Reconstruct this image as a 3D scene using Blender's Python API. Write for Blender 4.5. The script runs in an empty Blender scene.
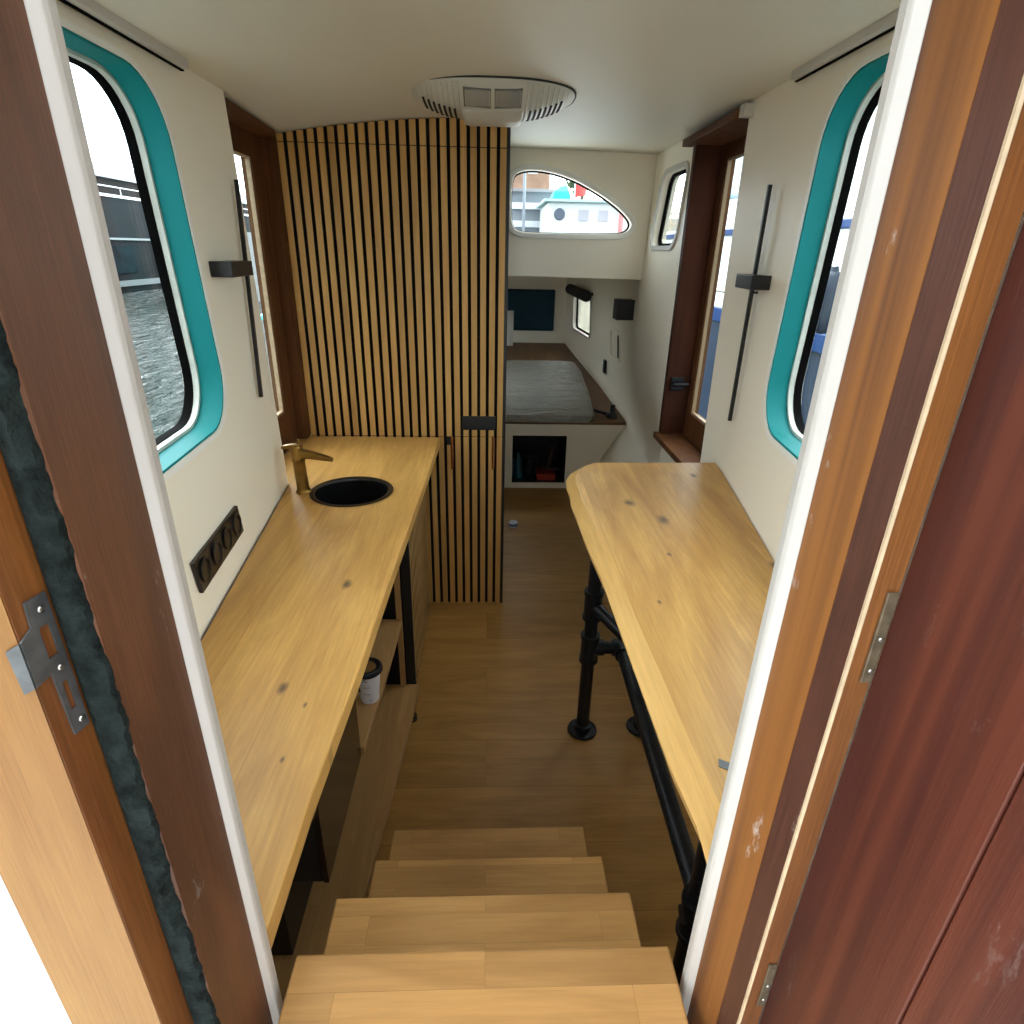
import bpy, bmesh, math, random
from mathutils import Vector, Matrix
from mathutils.geometry import delaunay_2d_cdt
random.seed(7)
C = bpy.context.scene.collection
PI = math.pi

# ------------------------------------------------------------------ materials
def lin(c):
    return tuple(((v/255.0)/12.92 if v/255.0 <= .04045 else ((v/255.0+.055)/1.055)**2.4) for v in c[:3]) + (1.0,)

def nt(name):
    m = bpy.data.materials.new(name); m.use_nodes = True
    t = m.node_tree; b = t.nodes['Principled BSDF']
    return m, t, b

def N(t, kind, **kw):
    n = t.nodes.new(kind)
    for k, v in kw.items():
        if k.startswith('i_'):
            n.inputs[k[2:].replace('_', ' ')].default_value = v
        else:
            setattr(n, k, v)
    return n

def plain(name, c, rough=.5, metal=0, bump=0, bscale=40, var=0, vscale=4, spec=.5, coat=0):
    m, t, b = nt(name)
    b.inputs['Base Color'].default_value = lin(c)
    b.inputs['Roughness'].default_value = rough
    b.inputs['Metallic'].default_value = metal
    b.inputs['Specular IOR Level'].default_value = spec
    b.inputs['Coat Weight'].default_value = coat
    tc = N(t, 'ShaderNodeTexCoord')
    if var:
        n = N(t, 'ShaderNodeTexNoise', i_Scale=vscale, i_Detail=5.0)
        t.links.new(tc.outputs['Object'], n.inputs['Vector'])
        mr = N(t, 'ShaderNodeMapRange')
        mr.inputs['From Min'].default_value = .3; mr.inputs['From Max'].default_value = .7
        mr.inputs['To Min'].default_value = 1-var; mr.inputs['To Max'].default_value = 1+var*.4
        t.links.new(n.outputs['Fac'], mr.inputs['Value'])
        mx = N(t, 'ShaderNodeMix', data_type='RGBA', blend_type='MULTIPLY')
        mx.inputs[0].default_value = 1
        mx.inputs[6].default_value = lin(c)
        t.links.new(mr.outputs[0], mx.inputs[7])
        t.links.new(mx.outputs[2], b.inputs['Base Color'])
    if bump:
        n = N(t, 'ShaderNodeTexNoise', i_Scale=float(bscale), i_Detail=6.0)
        t.links.new(tc.outputs['Object'], n.inputs['Vector'])
        bp = N(t, 'ShaderNodeBump', i_Strength=bump, i_Distance=.003)
        t.links.new(n.outputs['Fac'], bp.inputs['Height'])
        t.links.new(bp.outputs['Normal'], b.inputs['Normal'])
    return m

def wood(name, c1, c2, grain='y', plank=None, rough=.4, dark=.8, fib=1.0, knots=(), tint=.12, across='x',
         offset=.5, seam=.0015, coat=0, streak=None, scratch=0, spec=.4, fs=150):
    """procedural timber; grain = axis the fibres run along, plank=(width,length) boards"""
    m, t, b = nt(name); L = t.links.new
    tc = N(t, 'ShaderNodeTexCoord'); sp = N(t, 'ShaderNodeSeparateXYZ'); L(tc.outputs['Object'], sp.inputs[0])
    ax = dict(x='X', y='Y', z='Z'); third = [a for a in 'xyz' if a not in (grain, across)][0]
    cb = N(t, 'ShaderNodeCombineXYZ')
    L(sp.outputs[ax[grain]], cb.inputs[0]); L(sp.outputs[ax[across]], cb.inputs[1]); L(sp.outputs[ax[third]], cb.inputs[2])
    vec = cb.outputs[0]; shift = None
    if plank:
        br = N(t, 'ShaderNodeTexBrick', offset=offset, offset_frequency=2, squash=1)
        br.inputs['Scale'].default_value = 1
        br.inputs['Brick Width'].default_value = plank[1]; br.inputs['Row Height'].default_value = plank[0]
        br.inputs['Mortar Size'].default_value = seam
        br.inputs['Color1'].default_value = (0, 0, 0, 1); br.inputs['Color2'].default_value = (1, 1, 1, 1)
        br.inputs['Mortar'].default_value = (.5, .5, .5, 1)
        of = N(t, 'ShaderNodeVectorMath', operation='ADD'); of.inputs[1].default_value = (3.3 if plank[1] > 5 else 0, 0, 0)
        if plank[1] > 5: br.offset = 0
        L(vec, of.inputs[0]); L(of.outputs[0], br.inputs['Vector'])
        sc = N(t, 'ShaderNodeVectorMath', operation='SCALE'); sc.inputs[3].default_value = 7.3
        L(br.outputs['Color'], sc.inputs[0])
        ad = N(t, 'ShaderNodeVectorMath', operation='ADD'); L(vec, ad.inputs[0]); L(sc.outputs[0], ad.inputs[1])
        vec2 = ad.outputs[0]
    else:
        vec2 = vec
    # broad figure
    mp = N(t, 'ShaderNodeMapping'); mp.inputs['Scale'].default_value = (1.6, 9, 9); L(vec2, mp.inputs['Vector'])
    n1 = N(t, 'ShaderNodeTexNoise', i_Scale=1.0, i_Detail=5.0, i_Roughness=.6, i_Distortion=1.5); L(mp.outputs[0], n1.inputs['Vector'])
    # fibres
    mp2 = N(t, 'ShaderNodeMapping'); mp2.inputs['Scale'].default_value = (6*(fs/150)**.5, fs, fs); L(vec2, mp2.inputs['Vector'])
    n2 = N(t, 'ShaderNodeTexNoise', i_Scale=1.0, i_Detail=4.0, i_Roughness=.7); L(mp2.outputs[0], n2.inputs['Vector'])
    r = N(t, 'ShaderNodeMapRange'); r.inputs['From Min'].default_value = .3; r.inputs['From Max'].default_value = .7
    L(n1.outputs['Fac'], r.inputs['Value'])
    mx = N(t, 'ShaderNodeMix', data_type='RGBA'); mx.inputs[6].default_value = lin(c1); mx.inputs[7].default_value = lin(c2)
    L(r.outputs[0], mx.inputs[0]); col = mx.outputs[2]
    def mul(col, fac_socket, lo, hi, fmin=.3, fmax=.7):
        q = N(t, 'ShaderNodeMapRange'); q.inputs['From Min'].default_value = fmin; q.inputs['From Max'].default_value = fmax
        q.inputs['To Min'].default_value = lo; q.inputs['To Max'].default_value = hi; L(fac_socket, q.inputs['Value'])
        w = N(t, 'ShaderNodeMix', data_type='RGBA', blend_type='MULTIPLY'); w.inputs[0].default_value = 1
        L(col, w.inputs[6]); L(q.outputs[0], w.inputs[7]); return w.outputs[2]
    col = mul(col, n2.outputs['Fac'], 1-(1-dark)*fib, 1.04)
    if plank:
        bw = N(t, 'ShaderNodeSeparateColor'); L(br.outputs['Color'], bw.inputs[0])
        col = mul(col, bw.outputs[0], 1-tint, 1+tint*.5, 0, 1)
        col = mul(col, br.outputs['Fac'], 1, .72, 0, 1)
    if streak:
        n3 = N(t, 'ShaderNodeTexNoise', i_Scale=1.0, i_Detail=3.0, i_Distortion=.5)
        mp3 = N(t, 'ShaderNodeMapping'); mp3.inputs['Scale'].default_value = (.5, 34, 34); L(vec2, mp3.inputs['Vector']); L(mp3.outputs[0], n3.inputs['Vector'])
        q = N(t, 'ShaderNodeMapRange'); q.inputs['From Min'].default_value = .45; q.inputs['From Max'].default_value = .65
        L(n3.outputs['Fac'], q.inputs['Value'])
        w = N(t, 'ShaderNodeMix', data_type='RGBA'); L(q.outputs[0], w.inputs[0]); L(col, w.inputs[6]); w.inputs[7].default_value = lin(streak); col = w.outputs[2]
    if scratch:
        n4 = N(t, 'ShaderNodeTexNoise', i_Scale=1.0, i_Detail=8.0, i_Roughness=.75)
        mp4 = N(t, 'ShaderNodeMapping'); mp4.inputs['Scale'].default_value = (9, 26, 26); L(vec, mp4.inputs['Vector']); L(mp4.outputs[0], n4.inputs['Vector'])
        q = N(t, 'ShaderNodeMapRange'); q.inputs['From Min'].default_value = .62; q.inputs['From Max'].default_value = .72; q.inputs['To Max'].default_value = scratch
        L(n4.outputs['Fac'], q.inputs['Value'])
        w = N(t, 'ShaderNodeMix', data_type='RGBA'); L(q.outputs[0], w.inputs[0]); L(col, w.inputs[6]); w.inputs[7].default_value = lin((205, 195, 185)); col = w.outputs[2]
    for (kx, ky, kr) in knots:
        sb = N(t, 'ShaderNodeVectorMath', operation='SUBTRACT'); L(tc.outputs['Object'], sb.inputs[0]); sb.inputs[1].default_value = (kx, ky, 0)
        ms = N(t, 'ShaderNodeVectorMath', operation='MULTIPLY'); L(sb.outputs[0], ms.inputs[0]); ms.inputs[1].default_value = (1.5, .8, 0)
        nn = N(t, 'ShaderNodeTexNoise', i_Scale=60.0, i_Detail=2.0); L(tc.outputs['Object'], nn.inputs['Vector'])
        ln = N(t, 'ShaderNodeVectorMath', operation='LENGTH'); L(ms.outputs[0], ln.inputs[0])
        aa = N(t, 'ShaderNodeMath', operation='MULTIPLY_ADD'); L(nn.outputs['Fac'], aa.inputs[0]); aa.inputs[1].default_value = kr*.9; L(ln.outputs['Value'], aa.inputs[2])
        q = N(t, 'ShaderNodeMapRange'); q.inputs['From Min'].default_value = kr*.8; q.inputs['From Max'].default_value = kr*1.9
        q.inputs['To Min'].default_value = .85; q.inputs['To Max'].default_value = 0; L(aa.outputs[0], q.inputs['Value'])
        w = N(t, 'ShaderNodeMix', data_type='RGBA'); L(q.outputs[0], w.inputs[0]); L(col, w.inputs[6]); w.inputs[7].default_value = lin((78, 58, 40)); col = w.outputs[2]
    L(col, b.inputs['Base Color'])
    b.inputs['Roughness'].default_value = rough; b.inputs['Specular IOR Level'].default_value = spec
    b.inputs['Coat Weight'].default_value = coat; b.inputs['Coat Roughness'].default_value = .25
    bp = N(t, 'ShaderNodeBump', i_Strength=.25, i_Distance=.001); L(n2.outputs['Fac'], bp.inputs['Height'])
    L(bp.outputs['Normal'], b.inputs['Normal'])
    return m

def glass(name, tint=(245, 250, 250), refl=.06):
    m = bpy.data.materials.new(name); m.use_nodes = True; t = m.node_tree; t.nodes.clear()
    o = N(t, 'ShaderNodeOutputMaterial'); a = N(t, 'ShaderNodeBsdfTransparent'); g = N(t, 'ShaderNodeBsdfGlossy'); x = N(t, 'ShaderNodeMixShader')
    a.inputs[0].default_value = lin(tint); g.inputs['Roughness'].default_value = .03
    f = N(t, 'ShaderNodeLayerWeight', i_Blend=.5); p = N(t, 'ShaderNodeMath', operation='POWER'); p.inputs[1].default_value = 5
    t.links.new(f.outputs['Facing'], p.inputs[0]); q = N(t, 'ShaderNodeMath', operation='MULTIPLY_ADD'); q.inputs[1].default_value = .4; q.inputs[2].default_value = .015
    t.links.new(p.outputs[0], q.inputs[0]); t.links.new(q.outputs[0], x.inputs[0])
    t.links.new(a.outputs[0], x.inputs[1]); t.links.new(g.outputs[0], x.inputs[2]); t.links.new(x.outputs[0], o.inputs[0])
    return m

M = {}
M['white'] = plain('painted_white', (246, 238, 220), .45, bump=.08, bscale=60)
M['ceil'] = plain('ceiling_white', (222, 216, 200), .5, bump=.05, bscale=30)
M['trimwhite'] = plain('gloss_white', (200, 196, 188), .45, var=.06)
M['bead'] = plain('bead_white', (246, 244, 236), .4)
M['plum'] = wood('mahogany_plum_strip', (96, 58, 44), (72, 42, 33), 'z', None, .42, 0.55, scratch=.5, across='y', fs=520)
M['teal'] = plain('teal_paint', (0, 128, 130), .6, spec=.25)
M['rubber'] = plain('black_rubber', (9, 8, 8), .9, spec=.05)
M['glazebead'] = plain('glazing_bead_tan', (150, 126, 94), .6)
M['oldwhite'] = plain('window_lining', (205, 208, 198), .4, var=.12, vscale=30)
M['black'] = plain('matte_black', (20, 20, 21), .45)
M['blacksteel'] = plain('black_steel', (34, 35, 38), .42, metal=.6, bump=.5, bscale=90, var=.35, vscale=25)
M['felt'] = plain('black_felt', (16, 12, 12), .95)
M['glossblack'] = plain('black_glass', (40, 28, 16), .08, spec=.8)
M['brass'] = plain('antique_brass', (150, 118, 62), .32, metal=1, var=.3, vscale=40)
M['copper'] = plain('copper', (206, 140, 100), .18, metal=1)
M['steel'] = plain('worn_steel', (104, 106, 106), .5, metal=.6, var=.35, vscale=60, bump=.3)
M['screw'] = plain('screw_steel', (190, 188, 180), .3, metal=1)
M['seal'] = plain('foam_seal', (36, 44, 42), 1, bump=1, bscale=220, var=.6, vscale=70, spec=.1)
M['counter'] = wood('oak_worktop', (222, 174, 98), (190, 140, 72), 'y', (.12, 9), .42, .80, tint=.10, seam=.0004,
                    knots=((-.32, 1.19, .014), (-.354, .84, .012), (-.45, 1.80, .009), (-.305, .68, .005), (-.304, .797, .005)))
M['desk'] = wood('oak_tabletop', (220, 172, 94), (182, 132, 66), 'y', (.17, 9), .42, .80, tint=.08, seam=.0004,
                 knots=((-.065, .38, .018), (-.003, .27, .019), (.18, .60, .012), (.18, .03, .012), (-.115, -.12, .006), (-.04, .08, .007)))
M['edge'] = wood('oak_live_edge', (226, 182, 112), (206, 160, 92), 'y', None, .45, .85)
M['floor'] = wood('oak_floor', (176, 132, 70), (146, 106, 54), 'x', (.19, 1.9), .42, .82, across='y', tint=.14, seam=.0012)
M['stair'] = wood('rubberwood_tread', (192, 148, 90), (164, 122, 70), 'x', (.042, .34), .4, .84, across='y', tint=.16, seam=.0003)
M['shelf'] = wood('oak_shelf', (190, 150, 98), (168, 126, 76), 'y', (.05, .4), .45, .85, tint=.14, seam=.0005)
M['slat'] = wood('oak_slat', (210, 166, 98), (190, 142, 76), 'z', (.0342, 9), .5, .86, tint=.16, seam=0.0)
M['mahog'] = wood('mahogany_jamb', (118, 74, 46), (86, 54, 34), 'z', None, .45, 0.6, scratch=.5, across='y', fs=520)
M['mahogR'] = wood('mahogany_jamb_streaked', (118, 74, 46), (84, 52, 33), 'z', None, .42, 0.5, scratch=.75, across='y', streak=(138, 88, 42), fs=520)  # right jamb: same mahogany with lighter grain streaks and more scratches
M['orange'] = wood('varnished_teak', (146, 92, 44), (116, 68, 32), 'z', None, .35, 0.6, across='x', fs=520)
M['yellow'] = wood('bare_softwood', (164, 122, 62), (144, 100, 46), 'z', None, .6, 0.8, across='x', fs=520)
M['redwood'] = wood('red_mahogany_door', (80, 36, 28), (56, 25, 20), 'z', None, .42, 0.6, across='y', spec=.35, streak=(88, 42, 28), scratch=.12, fs=520)
M['doorwood'] = wood('side_door_mahogany', (106, 66, 36), (78, 46, 24), 'z', None, .7, .8, across='y', spec=.15)
M['darkwood'] = wood('dark_jamb_mahogany', (80, 42, 25), (58, 30, 18), 'z', None, .7, .8, across='x', spec=.15)
M['tarnish'] = plain('tarnished_hinge', (118, 104, 82), .5, metal=.5, var=.4, vscale=90, bump=.4)
M['pale'] = plain('pale_bead_and_highlight', (196, 172, 138), .6, var=.2, vscale=60)  # left door bead tone; on the right jamb ridge a painted highlight
M['berthwood'] = wood('berth_plywood', (120, 88, 58), (98, 68, 42), 'y', None, .45, .85)
M['sink'] = plain('black_granite_sink', (18, 18, 19), .25)
M['glass'] = glass('clear_glass')
M['navyfab'] = plain('teal_velvet', (8, 50, 66), .85, var=.2, vscale=20)
M['lamp_pl'] = plain('lamp_plastic', (206, 206, 198), .4)
M['lens'] = plain('lamp_lens', (205, 200, 190), .4)
M['reflector'] = plain('lamp_reflector', (190, 196, 200), .15, metal=.5)
M['dark'] = plain('dark_slot', (40, 40, 38), .8)
M['deck'] = plain('deck_white', (225, 230, 232), .5)

# ------------------------------------------------------------------ mesh helpers
class MB:
    def __init__(s): s.bm = bmesh.new()
    def face(s, pts):
        try: return s.bm.faces.new([s.bm.verts.new(p) for p in pts])
        except ValueError: return None
    def prism(s, poly, z0, z1, axis='z'):
        """extrude polygon (a,b) list along axis"""
        def P(a, b, c):
            return {'z': (a, b, c), 'y': (a, c, b), 'x': (c, a, b)}[axis]
        A = [s.bm.verts.new(P(a, b, z0)) for a, b in poly]; B = [s.bm.verts.new(P(a, b, z1)) for a, b in poly]
        n = len(poly)
        s.bm.faces.new(A); s.bm.faces.new(B[::-1])
        for i in range(n): s.bm.faces.new((A[i], B[i], B[(i+1) % n], A[(i+1) % n]))
        return s
    def box(s, x0, x1, y0, y1, z0, z1): return s.prism([(x0, y0), (x1, y0), (x1, y1), (x0, y1)], z0, z1)
    def loft(s, rings, close=True, cap0=True, cap1=True):
        R = [[s.bm.verts.new(p) for p in r] for r in rings]; n = len(rings[0])
        for a, b in zip(R, R[1:]):
            for i in range(n if close else n-1):
                j = (i+1) % n
                s.bm.faces.new((a[i], a[j], b[j], b[i]))
        if close and cap0: s.bm.faces.new(R[0][::-1])
        if close and cap1: s.bm.faces.new(R[-1])
        return s
    def tube(s, pts, r, seg=12, caps=True):
        pts = [Vector(p) for p in pts]; rr = r if isinstance(r, (list, tuple)) else [r]*len(pts)
        rings = []; up = None
        for i, p in enumerate(pts):
            d = (pts[min(i+1, len(pts)-1)]-pts[max(i-1, 0)]).normalized()
            if up is None: up = d.orthogonal().normalized()
            up = (up-d*up.dot(d)).normalized(); w = d.cross(up)
            rings.append([p+(up*math.cos(2*PI*k/seg)+w*math.sin(2*PI*k/seg))*rr[i] for k in range(seg)])
        return s.loft(rings, True, caps, caps)
    def lathe(s, prof, c, seg=40, axis=(0, 0, 1), cap0=False, cap1=False):
        q = Vector((0, 0, 1)).rotation_difference(Vector(axis).normalized())
        c = Vector(c)
        rings = [[c+q @ Vector((r*math.cos(2*PI*k/seg), r*math.sin(2*PI*k/seg), h)) for k in range(seg)] for r, h in prof]
        return s.loft(rings, True, cap0, cap1)
    def build(s, name, mat, parent=None, bevel=0, smooth=False, solid=0, seg=2):
        bmesh.ops.recalc_face_normals(s.bm, faces=s.bm.faces)
        me = bpy.data.meshes.new(name)
        if parent is not None:
            wl = wloc(parent)
            bmesh.ops.translate(s.bm, verts=s.bm.verts, vec=-wl)
        s.bm.to_mesh(me); s.bm.free()
        me.materials.append(mat)
        o = bpy.data.objects.new(name, me); C.objects.link(o)
        if parent is not None: o.parent = parent
        if smooth:
            for p in me.polygons: p.use_smooth = True
        if solid:
            md = o.modifiers.new('solid', 'SOLIDIFY'); md.thickness = solid; md.offset = 0
        if bevel:
            md = o.modifiers.new('bevel', 'BEVEL'); md.width = bevel; md.segments = seg; md.limit_method = 'ANGLE'; md.angle_limit = math.radians(35)
        if smooth:
            try:
                md = o.modifiers.new('wn', 'WEIGHTED_NORMAL'); md.keep_sharp = True
            except Exception: pass
            me.set_sharp_from_angle(angle=math.radians(40))
        return o

def veneer(o, ax, sgn, core):
    o.data.materials.append(core)
    for p in o.data.polygons:
        if p.normal[ax]*sgn < .5: p.material_index = 1
    return o
def wloc(o):
    v = Vector((0, 0, 0))
    while o is not None: v += o.location; o = o.parent
    return v

def tag(o, label=None, cat=None, group=None, kind=None):
    if label: o['label'] = label
    if cat: o['category'] = cat
    if group: o['group'] = group
    if kind: o['kind'] = kind
    return o
def thing(name, loc, label, cat, group=None):
    o = bpy.data.objects.new(name, None); o.location = loc; o.empty_display_size = .05; C.objects.link(o)
    return tag(o, label, cat, group)
def struct(o): o['kind'] = 'structure'; return o
def rrect(y0, y1, z0, z1, r, n=8, skew=0, topcut=0):
    """rounded rectangle in (a,b), counter-clockwise"""
    P = []
    for cx, cy, a0 in ((y1-r, z0+r, -90), (y1-r, z1-r, 0), (y0+r, z1-r, 90), (y0+r, z0+r, 180)):
        for k in range(n+1):
            a = math.radians(a0+90*k/n); P.append((cx+r*math.cos(a), cy+r*math.sin(a)))
    return [(p[0]+skew*(p[1]-z0), p[1]) for p in P]
def grow(poly, d):
    cx = sum(p[0] for p in poly)/len(poly); cy = sum(p[1] for p in poly)/len(poly)
    n = len(poly); out = []
    for i in range(n):
        a = Vector(poly[i-1]); b = Vector(poly[(i+1) % n]); t = (b-a).normalized(); nn = Vector((t.y, -t.x))
        out.append((poly[i][0]+nn.x*d, poly[i][1]+nn.y*d))
    return out
def inside(p, poly):
    x, y = p; r = False; n = len(poly)
    for i in range(n):
        x1, y1 = poly[i]; x2, y2 = poly[(i+1) % n]
        if (y1 > y) != (y2 > y) and x < (x2-x1)*(y-y1)/(y2-y1)+x1: r = not r
    return r
def panel(mb, outer, holes, f_in, f_out, step=.12):
    """sheet with holes, mapped by two surface functions and closed along all rims"""
    if len(outer) < 12:
        d = []
        for p, q in zip(outer, outer[1:]+outer[:1]):
            n = max(1, int(math.hypot(q[0]-p[0], q[1]-p[1])/step+.5))
            d += [(p[0]+(q[0]-p[0])*i/n, p[1]+(q[1]-p[1])*i/n) for i in range(n)]
        outer = d
    xs = [p[0] for p in outer]; ys = [p[1] for p in outer]
    co = [Vector(p) for p in outer]; edges = [(i, (i+1) % len(outer)) for i in range(len(outer))]
    for h in holes:
        k = len(co); co += [Vector(p) for p in h]; edges += [(k+i, k+(i+1) % len(h)) for i in range(len(h))]
    x = min(xs)+step*.5
    while x < max(xs):
        y = min(ys)+step*.5
        while y < max(ys):
            if inside((x, y), outer) and not any(inside((x, y), grow(h, .01)) for h in holes): co.append(Vector((x, y)))
            y += step
        x += step
    V, E, F = delaunay_2d_cdt(co, edges, [], 0, 1e-5)[:3]
    keep = []
    for f in F:
        c = (sum(V[i].x for i in f)/len(f), sum(V[i].y for i in f)/len(f))
        if inside(c, outer) and not any(inside(c, h) for h in holes): keep.append(f)
    A = {}; B = {}
    for i in set(j for f in keep for j in f):
        A[i] = mb.bm.verts.new(f_in(V[i].x, V[i].y)); B[i] = mb.bm.verts.new(f_out(V[i].x, V[i].y))
    cnt = {}
    for f in keep:
        mb.bm.faces.new([A[i] for i in f]); mb.bm.faces.new([B[i] for i in f][::-1])
        for a, b in zip(f, f[1:]+f[:1] if isinstance(f, list) else list(f[1:])+[f[0]]):
            cnt.setdefault((min(a, b), max(a, b)), []).append((a, b))
    for k, v in cnt.items():
        if len(v) == 1:
            a, b = v[0]; mb.bm.faces.new((A[a], A[b], B[b], B[a]))
    return mb
def ringstrip(mb, loopA, loopB, fA, fB):
    """closed strip between two (a,b) loops on two surfaces"""
    return mb.loft([[fA(*p) for p in loopA], [fB(*p) for p in loopB]], True, False, False)
def frame_ring(mb, inner, outer, f0, f1):
    """solid picture-frame ring: between 2d loops, between surfaces f0,f1"""
    n = len(inner)
    rings = [[f0(*p) for p in inner], [f0(*p) for p in outer], [f1(*p) for p in outer], [f1(*p) for p in inner]]
    R = [[mb.bm.verts.new(p) for p in r] for r in rings]
    for q in range(4):
        a, b = R[q], R[(q+1) % 4]
        for i in range(n):
            j = (i+1) % n; mb.bm.faces.new((a[i], a[j], b[j], b[i]))
    return mb

# ------------------------------------------------------------------ hull shape
def XR(y, z):
    z = max(z, .5); b = .454+.162*min(y, 1.82); t = (z-.88)/1.02
    return b*(1-t)+.735*t
def XL(y, z):
    z = max(z, .5); b = .4555+.103*y; t = (z-.795)/1.055
    return -(b*(1-t)+.67*t)
def lerp(a, b, t): return a+(b-a)*t
def pw(tab, y):
    if y <= tab[0][0]: return tab[0][1]
    for (a, u), (b, v) in zip(tab, tab[1:]):
        if y <= b: 
            t = (y-a)/(b-a); return u+(v-u)*t
    return tab[-1][1]
def XF(y, z):
    top = pw([(2.4, .735), (3.0, .735), (3.4, .80), (3.9, .86), (4.6, .84), (5.96, .75)], y)
    bot = pw([(2.4, .865), (3.0, .894), (3.86, .933), (4.63, .872), (5.96, .755)], y)
    top -= (1.9-max(z, 1.2))*.036*min(1, max(0, (y-2.47)/.53))
    t = min(1, max(0, (1.3-z)/.825)); x = top+(bot-top)*t**2.2
    if z < .475: x -= (.475-z)*.62
    return x
def ZC(x):
    return 1.91-.060*(min(x-.05, 0)/.74)**2-.012*(max(x-.05, 0)/.7)**2
T = .09

# ------------------------------------------------------------------ floor, ceiling
mb = MB(); mb.box(-.95, 1.05, .36, 3.86, -.05, 0); struct(mb.build('floor', M['floor']))
mb = MB()
xs = [-.745+.0631*i for i in range(26)]
mb.loft([[(x, .36, ZC(x)) for x in xs]+[(x, .36, ZC(x)+.09) for x in xs[::-1]],
         [(x, 3.06, ZC(x)) for x in xs]+[(x, 3.06, ZC(x)+.09) for x in xs[::-1]]])
struct(mb.build('ceiling', M['ceil'], smooth=True))
HT = [(-.2, 4.3), (.2, 4.3), (.2, 4.7), (-.2, 4.7)]  # opening added out of view to let light into the fore cabin
mb = MB(); panel(mb, [(-.95, 3.06), (.95, 3.06), (.95, 6.02), (-.95, 6.02)], [HT], lambda x, y: (x, y, 1.40), lambda x, y: (x, y, 1.46), .4); struct(mb.build('ceiling_forward', M['ceil']))
mb = MB(); mb.box(-.21, .21, 4.29, 4.71, 1.462, 1.472); struct(mb.build('window_added_hatch', M['glass']))  # pane of the added, unseen light hatch

# ------------------------------------------------------------------ side walls with the near windows
winL = [(y+.03*(z-1.1)/.7, z) for y, z in rrect(.78, 1.44, 1.11, 1.805, .125)]
winR = [(y+.02*(z-1.1)/.7, z) for y, z in rrect(.80, 1.485, 1.10, 1.848, .125)]
fLi = lambda y, z: (XL(y, z), y, z)
fLo = lambda y, z: (XL(y, z)-T, y, z)
fRi = lambda y, z: (XR(y, z), y, z)
fRo = lambda y, z: (XR(y, z)+T, y, z)
DL0, DR0 = 1.825, 1.975      # where the side doors begin
mb = MB(); panel(mb, [(.42, 0), (DL0, 0), (DL0, 1.90), (.42, 1.90)], [winL], fLi, fLo); struct(mb.build('wall_left', M['white']))
mb = MB(); panel(mb, [(.42, 0), (DR0, 0), (DR0, 1.94), (.42, 1.94)], [winR], fRi, fRo); struct(mb.build('wall_right', M['white']))

def big_window(name, hole, X, s):
    inn = lambda d: (lambda y, z: (X(y, z)+s*d, y, z))
    root = bpy.data.objects.new(name, None); C.objects.link(root); struct(root)
    h0 = grow(hole, -.001); h1 = grow(hole, -.010)
    mb = MB(); frame_ring(mb, grow(hole, -.006), grow(hole, -.0005), inn(-.001), inn(.052))
    a = mb.build('reveal', M['teal'], root, smooth=True); a['label'] = 'teal painted reveal'
    mb = MB(); frame_ring(mb, grow(hole, -.001), grow(hole, .011), inn(-.004), inn(.0)); 
    mb.build('edge_bead', M['bead'], root, smooth=True)
    mb = MB(); frame_ring(mb, grow(hole, -.013), grow(hole, -.0003), inn(.050), inn(.063)); mb.build('lining', M['oldwhite'], root, smooth=True)
    mb = MB(); frame_ring(mb, grow(hole, -.015), grow(hole, -.0003), inn(.0635), inn(.083)); mb.build('gasket', M['rubber'], root, smooth=True)
    g = grow(hole, -.014); mb = MB(); panel(mb, g, [], inn(.076), inn(.081), .2); mb.build('pane', M['glass'], root)
    return root
big_window('window_1', winL, XL, -1)
big_window('window_2', winR, XR, 1)

# ------------------------------------------------------------------ forward walls
winF = [(y-.07*(z-1.53)/.275, z) for y, z in rrect(2.56, 2.90, 1.53, 1.805, .05)]
winB = [(y-.25*(z-.88)*0, z) for y, z in rrect(4.88, 5.56, .875, 1.165, .06)]
fFi = lambda y, z: (XF(y, z), y, z)
fFo = lambda y, z: (XF(y, z)+.06, y, z)
mb = MB(); panel(mb, [(2.47, 0), (6.0, 0), (6.0, 1.40), (3.06, 1.40), (3.06, 1.95), (2.47, 1.95)], [winF, winB], fFi, fFo, .1)
struct(mb.build('wall_right_forward', M['white'], smooth=True))
mb = MB(); panel(mb, [(2.41, 0), (6.0, 0), (6.0, 1.40), (3.06, 1.40), (3.06, 1.95), (2.41, 1.95)], [[(y, z) for y, z in rrect(4.6, 5.4, .875, 1.165, .06)]],
                 lambda y, z: (-XF(y, z)-.0, y, z), lambda y, z: (-XF(y, z)-.06, y, z), .12)
struct(mb.build('wall_left_forward', M['white']))
mb = MB(); mb.box(-.95, 1.0, 5.96, 6.02, -.0, 1.42); struct(mb.build('wall_front', M['white']))
# front bulkhead with the long window
HW = [(.100, 1.785), (.118, 1.815), (.178, 1.829), (.267, 1.823), (.379, 1.794), (.495, 1.741), (.580, 1.690), (.630, 1.650), (.650, 1.622), (.642, 1.598), (.615, 1.582), (.577, 1.577),
      (.400, 1.574), (.187, 1.574), (.125, 1.580), (.102, 1.605), (.096, 1.66), (.096, 1.73)][::-1]
def chaikin(P):
    out = []
    for i in range(len(P)):
        a, b = P[i], P[(i+1) % len(P)]
        out += [(a[0]*.75+b[0]*.25, a[1]*.75+b[1]*.25), (a[0]*.25+b[0]*.75, a[1]*.25+b[1]*.75)]
    return out
HW = chaikin(chaikin(HW))
fB = lambda d: (lambda x, z: (x, 3.0+d, z))
mb = MB(); panel(mb, [(-.80, 1.40), (.775, 1.385), (.80, 1.95), (-.80, 1.95)], [HW], fB(0), fB(.07), .15)
struct(mb.build('wall_bulkhead', M['white'], bevel=.012))
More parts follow.
